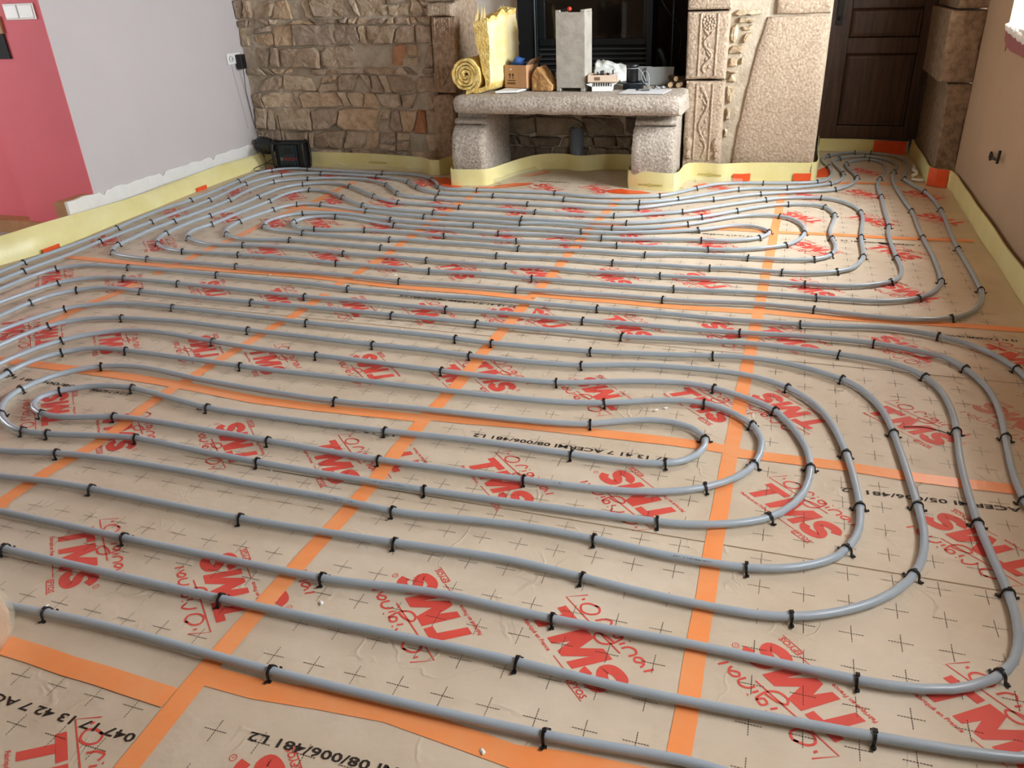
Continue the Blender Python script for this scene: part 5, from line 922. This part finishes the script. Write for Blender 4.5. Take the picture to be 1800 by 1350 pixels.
# ---- upright concrete block with notches and a channel
b = MB(); x0, x1 = -.586, -.386
prof = [(0, 0), (.2, 0), (.2, .19), (.165, .19), (.165, .04), (.035, .04), (.035, .19), (0, .19)]
def ring_z(z): return [(x0+p[0], 3.925+p[1], z) for p in prof]
b.prism([(x0+p[0], 3.925+p[1]) for p in prof], BT+.022, BT+.488)
for px0, px1 in ((0, .03), (.17, .2)):
    b.prism([(x0+px0, 3.925), (x0+px1, 3.925), (x0+px1, 4.11), (x0+px0, 4.11)], BT, BT+.022)
    b.prism([(x0+px0, 3.925), (x0+px1, 3.925), (x0+px1, 4.11), (x0+px0, 4.11)], BT+.488, BT+.503)
Rz = Matrix.Rotation(R(-1), 4, 'Z')
o = b.build('concrete_block', M['concrete'], bevel=.003); cc = Vector((-.486, 4.0, 0)); o.matrix_world = Matrix.Translation(cc) @ Rz @ Matrix.Translation(-cc)
tag(o, 'tall grey hollow concrete block standing upright on the bench', 'block')
cl = thing('spring_clamp', (-.52, 3.955, BT+.492), 'small black and red tool lying on top of the concrete block', 'tool')
b = MB(); b.blob((-.012, 0, .008), .03, .012, .009); b.tube([(-.045, 0, .006), (-.01, 0, .012), (.01, 0, .014)], .006, 6); b.build('handle', M['black'], cl)
b = MB(); b.blob((.022, -.004, .016), .016, .013, .014); b.build('red_knob', M['red'], cl)
# ---- white vented carton with tray on top
vb = thing('vented_carton', (-.285, 3.985, BT), 'small white slotted carton with flared flaps under the cream tray', 'box', rz=R(6))
b = MB(); b.box(-.06, .075, -.06, .06, 0, .03); b.box(-.055, .07, -.055, .055, .03, .058); b.build('carton', M['white'], vb, bevel=.002)
b = MB()
b.add([(-.06, -.062, .03), (-.06, .06, .03), (-.10, .06, .046), (-.10, -.062, .046), (-.055, -.06, .058), (-.055, .055, .058)], [(0, 1, 2, 3), (3, 2, 5, 4), (0, 3, 4), (1, 5, 2)])
b.add([(.075, -.062, .03), (.075, .06, .03), (.105, .06, .05), (.105, -.062, .05), (.07, -.06, .058), (.07, .055, .058)], [(3, 2, 1, 0), (4, 5, 2, 3), (4, 3, 0), (1, 2, 5)]); b.build('flap', M['white'], vb)
b = MB()
for k in range(7): b.box(-.048+.016*k, -.040+.016*k, -.057, -.054, .033, .055)
b.build('vent_slot', M['void'], vb)
tr = thing('cream_tray', (-.275, 3.985, BT+.0585), 'cream cardboard tray with brown square mark holding dark metal pieces', 'tray', rz=R(4))
b = MB(); b.box(-.095, .105, -.07, .07, 0, .004); b.box(-.095, .105, -.07, -.066, 0, .045); b.box(-.095, .105, .066, .07, 0, .045); b.box(-.095, -.091, -.07, .07, 0, .045); b.box(.101, .105, -.07, .07, 0, .045); b.build('carton', M['ceramic'], tr)
b = MB(); b.box(-.05, -.012, -.0712, -.0700, .013, .034); b.build('brown_mark', M['card_edge'], tr)
for k, (px, py, rz, h) in enumerate(((-.04, 0, .3, .05), (-.015, .03, -.2, .055), (.035, -.01, .5, .045), (.06, .03, .1, .06), (.01, -.03, 1.2, .03), (-.06, .02, .8, .03))):
    b = MB(); b.box(-.003, .003, -.022, .022, 0, h); b.box(-.003, .02, -.022, .022, 0, .003); b.tube([(0, -.024, h), (0, .024, h)], .004, 6)
    o = b.build('hinge', M['dark_metal'], loc=(-.275+px, 3.985+py, BT+.064)); o.rotation_euler = (0, 0, rz); tag(o, 'dark metal hinge piece standing in the cream tray', 'hinge', 'dark hinge pieces in the tray')
b = MB(); b.prism([(-.01, 0), (.055, 0), (.075, .035), (.01, .02)], -.004, .004, 'y'); o = b.build('paper_slip', M['white_sheet'], loc=(-.215, 3.955, BT+.085)); tag(o, 'white paper slip sticking out of the cream tray', 'paper')
# ---- pale plastic bag and boards behind
b = MB(); nx, ny = 16, 12; vs = []
for j in range(ny+1):
    for i in range(nx+1):
        u, v = i/nx, j/ny; x = -.40+.25*u; y = 4.34-.12*v+.03*nz(u*4, v*4)
        z = BT+.165-.05*u-.085*v*v+.022*nz(u*5, v*3, 2)+.012*nz(u*13, v*9)-(.07*max(0, u-.75)*4*v)
        vs.append((x, y, max(BT+.004, z)))
b.add(vs, [(j*(nx+1)+i, j*(nx+1)+i+1, (j+1)*(nx+1)+i+1, (j+1)*(nx+1)+i) for j in range(ny) for i in range(nx)], 0, True)
o = b.build('plastic_bag', M['pale_bag']); so = o.modifiers.new('s', 'SOLIDIFY'); so.thickness = .003; tag(o, 'crumpled pale plastic bag draped behind the cream tray', 'bag')
b = MB(); b.box(-.13, .13, -.006, .006, 0, .115); o = b.build('green_panel', M['green_card'], loc=(-.31, 4.37, BT)); tag(o, 'green backed board standing under the pale plastic bag', 'board')
b = MB(); b.box(-.065, .065, -.004, .004, 0, .12); o = b.build('grey_panel', M['grey_card'], loc=(-.07, 4.30, BT), bevel=.001); o.rotation_euler = (R(-8), 0, R(-6)); tag(o, 'blue-grey board standing behind the black pot at its left', 'board')
b = MB(); b.box(-.095, .095, -.004, .004, 0, .118); o = b.build('grey_panel', M['grey_card'], loc=(.06, 4.28, BT), bevel=.001); o.rotation_euler = (R(-9), 0, R(4)); tag(o, 'grey board standing behind the black pot at its right', 'board')
# ---- black flue collar on a flanged ring
fr = thing('flue_ring', (-.087, 4.08, BT), 'dark metal flange ring lying on the bench under the black pot', 'ring')
b = MB(); b.lathe([(.060, 0), (.070, 0), (.070, .036), (.098, .038), (.098, .043), (.045, .043), (.045, .038), (.062, .034), (.060, 0)], seg=32); b.build('flange', M['dark_metal'], fr)
fp = thing('flue_pot', (-.095, 4.08, BT+.0435), 'black open pot with wire handle standing on the metal ring', 'pot')
b = MB(); b.lathe([(0, .004), (.039, 0), (.040, .004), (.040, .092), (.043, .094), (.043, .112), (.038, .114), (.038, .096), (.036, .09), (.036, .008), (0, .008)], seg=28); b.build('body', M['black'], fp)
b = MB(); b.tube([(.041*math.cos(R(a)), .041*math.sin(R(a)), .088) for a in range(0, 360, 20)], .0022, 6, closed=True); b.build('wire_ring', M['grey_cable'], fp)
P = [(-.052, 4.06, BT+.13), (-.02, 4.05, BT+.10), (.0, 4.04, BT+.06), (.02, 4.03, BT+.015), (.035, 4.0, BT+.008), (.03, 4.02, BT+.05), (.02, 4.05, BT+.09), (-.01, 4.07, BT+.115), (-.03, 4.06, BT+.09), (-.01, 4.02, BT+.05), (.03, 3.99, BT+.03), (.06, 3.98, BT+.006), (.08, 4.0, BT+.006)]
b = MB(); b.tube(catmull(P, .012), .0032, 6); tag(b.build('coiled_cable', M['grey_cable']), 'thin grey cable looped beside the black pot', 'cable')
b = MB(); b.prism([(-.13, 3.80), (.16, 3.80), (.185, 4.0), (-.11, 4.01)], BT+.002, BT+.006); tag(b.build('paper_sheet', M['white_sheet']), 'white paper sheet lying at the right front of the bench', 'paper')
b = MB(); b.tube(catmull([(-.02, 3.93, BT+.009), (.02, 3.95, BT+.009), (.05, 3.93, BT+.009), (.02, 3.90, BT+.009), (-.01, 3.92, BT+.009)], .01), .002, 5); b.blob((-.03, 3.925, BT+.012), .012, .01, .006); tag(b.build('wire_bit', M['dark_metal']), 'small dark coil of wire lying on the white paper sheet', 'wire')
for k, (x, y, r) in enumerate(((.08, 4.08, .3), (.11, 4.12, 1.2), (.06, 4.14, 2.0))):
    b = MB(); b.box(-.02, .02, -.008, .008, 0, .006); b.blob((.0, 0, .008), .014, .008, .006); o = b.build('metal_scrap', M['grey_cable'], loc=(x, y, BT)); o.rotation_euler = (0, 0, r); tag(o, 'small pale metal bit beside the grey cable on the bench', 'scrap', 'pale metal bits')
for k, (x, y, z, rx, L, rad) in enumerate(((.155, 4.14, .0, .1, .12, .017), (.21, 4.13, .0, -.2, .12, .016), (.185, 4.20, .032, .5, .14, .017), (.10, 4.36, .03, 1.2, .1, .014))):
    lg = thing('cut_branch', (x, y, BT+z+rad), ('left short branch piece lying at the right end of the bench', 'right short branch piece lying at the right end of the bench', 'branch piece resting across the two lower ones at the bench end', 'dark branch stub at the back of the bench by the grey board')[k], 'branch', rz=rx)
    if k == 3: lg.location.z = BT+rad
    b = MB(); b.tube([(0, L*i/6, .003*nz(i, k)) for i in range(7)], [rad*(1+.08*nz(i*.7, k)) for i in range(7)], 12, cap=False); b.build('bark', M['log'], lg)
    b = MB(); b.lathe([(0, 0), (rad*.97, 0)], seg=12, mtx=Matrix.Rotation(R(90), 4, 'X')); b.lathe([(0, 0), (rad*.97, 0)], c=(0, L, 0), seg=12, mtx=Matrix.Rotation(R(90), 4, 'X')); b.build('cut_end', M['log_end'], lg)
P = [(.06, 4.52, BT), (.06, 4.5, BT+.10), (.05, 4.48, BT+.16), (.02, 4.47, BT+.22)]
b = MB(); b.tube(catmull(P, .02), .018, 10); tag(b.build('dusty_hose', M['dark_metal']), 'dusty grey hose end rising in the dark cavity beside the insert', 'hose')
b = MB(); b.tube([(.085, 4.65, BT), (.087, 4.65, 1.9)], .008, 8); tag(b.build('thin_rod', M['steel_slat']), 'thin upright metal rod in the sooty cavity right of the insert', 'rod')
b = MB(); b.tube(catmull([(-.02, 4.62, 1.3), (.0, 4.6, 1.16), (.05, 4.58, 1.08), (.12, 4.6, 1.0), (.15, 4.62, .9), (.14, 4.62, .75)], .03), .005, 6); tag(b.build('black_cable', M['black']), 'black cable hanging in the sooty cavity right of the insert', 'cable')

# ---- pipe stub below the bench
ps = MB(); ps.lathe([(.052, .001), (.052, .30), (.047, .30), (.047, .02), (0, .02)], seg=28)
tag(ps.build('pipe_stub', M['pvc'], loc=(-.565, 4.385, 0)), 'short grey plastic drain pipe standing upright under the bench', 'pipe')

# ================================================================= left corner: radio, bag, charger, sockets
rd = thing('jobsite_radio', (-2.86, 4.05, 0), 'black jobsite radio with roll-bar frame and aerial on the floor corner', 'radio', rz=R(8))
b = MB(); b.prism([(-.085, -.05), (.075, -.05), (.085, .06), (-.09, .06)], .014, .205); b.prism([(-.05, -.058), (.05, -.058), (.05, -.05), (-.05, -.05)], .03, .195); b.build('body', M['dark_green'], rd, bevel=.006)
for s in (-1, 1):
    x = s*.128
    b = MB(); b.tube(catmull([(x, -.06, .03), (x*1.02, -.064, .12), (x, -.05, .205), (x, .02, .216), (x, .052, .2), (x, .055, .05), (x*.98, .045, .014), (x*.98, -.045, .014), (x, -.06, .03)], .02), .0125, 8); b.build('roll_bar', M['black'], rd)
b = MB()
for y, z in ((-.05, .205), (.05, .205), (-.048, .018), (.046, .018)): b.tube([(-.13, y, z), (.13, y, z)], .011, 8)
b.box(.085, .12, -.05, .05, .02, .2); b.box(-.12, -.09, -.04, .05, .03, .19); b.build('cross_bar', M['black'], rd)
b = MB(); b.tube([(-.075, .03, .2), (-.08, .035, .30), (-.083, .035, .40)], [.005, .004, .0035], 6); b.blob((-.083, .035, .402), .006, .006, .006); b.build('aerial', M['black'], rd)
vs, fs = text_mesh('BOSCH', .034, .0006); w = max(v.x for v in vs)
b = MB(); b.add([(v.x-w/2+.012, -.0592, v.y+.075) for v in vs], fs); b.build('brand_print', M['red_print'], rd, fix=False)
b = MB(); b.tube([(-.062+.0105*math.cos(R(a)), -.0588, .087+.0125*math.sin(R(a))) for a in range(0, 360, 24)], .0014, 5, closed=True); b.tube([(-.066, -.0588, .078), (-.066, -.0588, .096)], .0012, 5); b.tube([(-.058, -.0588, .078), (-.058, -.0588, .096)], .0012, 5); b.tube([(-.066, -.0588, .087), (-.058, -.0588, .087)], .0012, 5); b.build('round_emblem', M['grey_card'], rd)
b = MB(); b.box(-.035, .035, -.0595, -.057, .125, .175); b.build('display', M['black'], rd, bevel=.001)
b = MB(); b.lathe([(0, 0), (.012, 0), (.012, .01), (0, .01)], c=(.0, -.058, .045), seg=14, mtx=Matrix.Rotation(R(90), 4, 'X')); b.build('knob', M['black'], rd)
b = MB(); nx, nt = 14, 16; vs = []
for i in range(nx+1):
    for k in range(nt):
        a = 2*math.pi*k/nt; f = i/nx; r = .065*math.sin(math.pi*(f*.9+.05))**.6+.012*nz(k*.9, i*.5)
        vs.append((-3.13+.20*f-.1+.01*nz(i), 4.10+r*.55*math.cos(a), .20+r*1.05*math.sin(a)+.02*nz(f*4, k*.4)))
b.add(vs, [(i*nt+k, i*nt+(k+1) % nt, (i+1)*nt+(k+1) % nt, (i+1)*nt+k) for i in range(nx) for k in range(nt)]+[tuple(range(nt)), tuple(range(nx*nt+nt-1, nx*nt-1, -1))], 0, True)
o = b.build('plastic_sack', mat('black_sack', (30, 32, 34), .25, .2, 20, bump=.6, bscale=26)); o.location.z = -.03; tag(o, 'crumpled black plastic sack wedged in the corner behind the radio', 'bag')
# stand for the sack: it rests on the foam and wall; loose cable loop by the radio
P = [(-2.99, 4.02, .10), (-3.05, 3.99, .06), (-3.10, 3.95, .035), (-3.13, 3.9, .02), (-3.08, 3.86, .012), (-3.02, 3.90, .02), (-3.06, 3.96, .05), (-3.02, 4.0, .045), (-2.98, 3.99, .03)]
b = MB(); b.tube(catmull(P, .015), .0028, 6); tag(b.build('thin_cable', M['black']), 'thin black cable looped on the foam beside the radio', 'cable')
sk = thing('wall_socket', (-3.26, 4.07, .835), 'white double wall socket with black charger plugged in on left wall', 'socket')
def inx(b, name, m, parent, **k): return under(b.build(name, m, **k), parent)
for y0, y1 in ((3.985, 4.065), (4.068, 4.150)):
    b = MB(); b.box(-3.258, -3.246, y0, y1, .795, .875); inx(b, 'socket_plate', M['white'], sk, bevel=.004)
b = MB(); b.lathe([(.022, .0), (.022, .006), (.0195, .006), (.0195, -.012), (0, -.012)], c=(-3.247, 4.025, .835), seg=22, mtx=Matrix.Rotation(R(90), 4, 'Y')); inx(b, 'socket_well', M['grey_card'], sk)
b = MB(); b.box(-3.236, -3.232, 4.019, 4.031, .833, .837); inx(b, 'earth_pin', M['iron'], sk)
ch = thing('charger_plug', (-3.23, 4.11, .81), 'black plug-in charger in the right half of the white socket', 'charger')
b = MB(); b.box(-3.2455, -3.195, 4.078, 4.142, .755, .862); inx(b, 'body', M['black'], ch, bevel=.006)
P = [(-3.215, 4.11, .757), (-3.22, 4.115, .70), (-3.245, 4.135, .6), (-3.25, 4.15, .5), (-3.25, 4.16, .4), (-3.245, 4.165, .3), (-3.235, 4.165, .24)]
b = MB(); b.tube(catmull(P, .03), .0028, 6); inx(b, 'cord', M['black'], ch)
b = MB(); b.tube(catmull([(-3.256, 4.03, .80), (-3.257, 4.06, .55), (-3.257, 4.09, .3)], .05), .0016, 5)
tag(b.build('thin_wire', M['lilac']), 'thin painted wire running down the left wall below the socket', 'wire')
sw = thing('light_switch', (-3.41, 2.405, 1.24), 'white double light switch on the pink wall at upper left', 'switch')
b = MB(); b.box(-3.525, -3.30, 2.394, 2.4045, 1.198, 1.285); inx(b, 'switch_plate', M['white'], sw, bevel=.004)
for x0, x1 in ((-3.515, -3.417), (-3.409, -3.31)):
    b = MB(); b.box(x0, x1, 2.386, 2.394, 1.206, 1.277); inx(b, 'rocker', M['white'], sw, bevel=.003)
pc = thing('wall_panel', (-3.8, 2.41, 1.05), 'dark rectangular panel with tan upper band on the pink wall', 'panel')
b = MB(); b.box(-3.874, -3.593, 2.40, 2.412, .985, 1.125); inx(b, 'dark_panel', M['void'], pc)
b = MB(); b.box(-3.874, -3.585, 2.395, 2.412, 1.125, 1.22); inx(b, 'tan_band', M['tan_wood'], pc, bevel=.003)
# clutter beyond the foam, lower floor
b = MB(); b.prism([(-3.95, 1.95), (-3.25, 2.15), (-3.2, 2.38), (-3.9, 2.36)], -.119, -.112); tag(b.build('cardboard_sheet', M['cardboard']), 'brown cardboard sheet on the lower floor beyond the left foam', 'cardboard')
b = MB(); b.blob((0, 0, .07), .13, .12, .085, jit=.9, n=14, m=10); tag(b.build('white_sack', M['pale_bag'], loc=(-3.66, 1.80, -.12)), 'white plastic sack on the lower floor at the left edge', 'bag')
# ---- right wall: cut wires, loose white tubes
cw = thing('cut_wires', (2.01, 3.2, .4), 'two cut black electric wires sticking out of the beige wall', 'wire')
b = MB(); b.tube(catmull([(2.012, 3.30, .375), (1.985, 3.24, .40), (1.975, 3.15, .405), (1.985, 3.06, .40)], .02), .004, 6); b.tube(catmull([(2.012, 3.30, .372), (1.98, 3.22, .385), (1.972, 3.12, .395), (1.98, 3.055, .40)], .02), .004, 6); b.tube([(1.985, 3.055, .385), (1.985, 3.045, .45)], .0075, 6); inx(b, 'wire_pair', M['black'], cw)
b = MB(); b.lathe([(0, 0), (.024, .002), (.024, .008), (.0, .010)], c=(2.0095, 3.31, .372), seg=14, mtx=Matrix.Rotation(R(-90), 4, 'Y')); inx(b, 'wall_hole', M['void'], cw)
P = [(1.838, 4.74, .012), (1.835, 4.66, .016), (1.82, 4.58, .02), (1.832, 4.52, .02), (1.825, 4.46, .016), (1.80, 4.42, .014)]
b = MB(); b.tube(catmull(P, .02), .012, 8); tag(b.build('white_tube', M['white']), 'short curved white tube on the floor in the right corner', 'tube')
b = MB(); b.tube(catmull([(1.785, 4.315, .012), (1.80, 4.30, .012), (1.825, 4.292, .012), (1.85, 4.29, .012)], .02), .011, 8); tag(b.build('white_tube', M['white']), 'straight pale tube on the floor under the red tape in the right corner', 'tube')

# ---- wrapped post at the left edge
wp = thing('wrapped_post', (-.695, -.675, 0), 'rounded tan post end wrapped in clear film at left frame edge', 'post')
prof = [(.0, 0), (.086, 0), (.097, .015), (.104, .045), (.103, .075), (.096, .105), (.084, .135), (.072, .165), (.066, .19), (.070, .215), (.076, .235), (.074, .26), (.062, .28), (.04, .292), (0, .295)]
b = MB(); b.lathe([(r*(1+.03*nz(z*20)), z) for r, z in prof], seg=28); inx_o = b.build('core', M['bottle'], wp)
b = MB(); b.lathe([(r*1.03+.007+.004*nz(z*40, 2), z+.002) for r, z in prof[1:9]], seg=28); b.build('film_wrap', M['film'], wp)

# ---- plaster crumbs
rs = random.Random(5)
CR = [(-.62, -.52), (.02, -.33), (.53, -.60), (-.43, .13), (.66, .80), (.63, .78), (-1.95, 1.62), (-1.5, 1.70), (-2.25, 1.78), (-2.2, 1.77), (-2.0, 1.76), (-.85, 1.83), (.2, 2.2), (-.2, .38), (1.12, .95)]
for k, (x, y) in enumerate(CR):
    b = MB(); r = rs.uniform(.0025, .005); b.blob((0, 0, r*.4), r*1.9, r, r*.5, jit=1.2, n=6, m=4)
    o = b.build('plaster_crumb', M['crumb'], loc=(x, y, .001)); o.rotation_euler = (0, 0, rs.uniform(0, 6)); tag(o, 'tiny white plaster crumb lying on the brown floor boards', 'crumb', 'white plaster crumbs')
# stray black pencil line
b = MB(); P = catmull([(1.40, .86, .002), (1.46, .875, .002), (1.52, .855, .002), (1.56, .82, .002)], .02); b.tube(P, .0012, 5); tag(b.build('black_thread', M['black']), 'short black thread lying on the floor beside the smudged red print', 'thread')
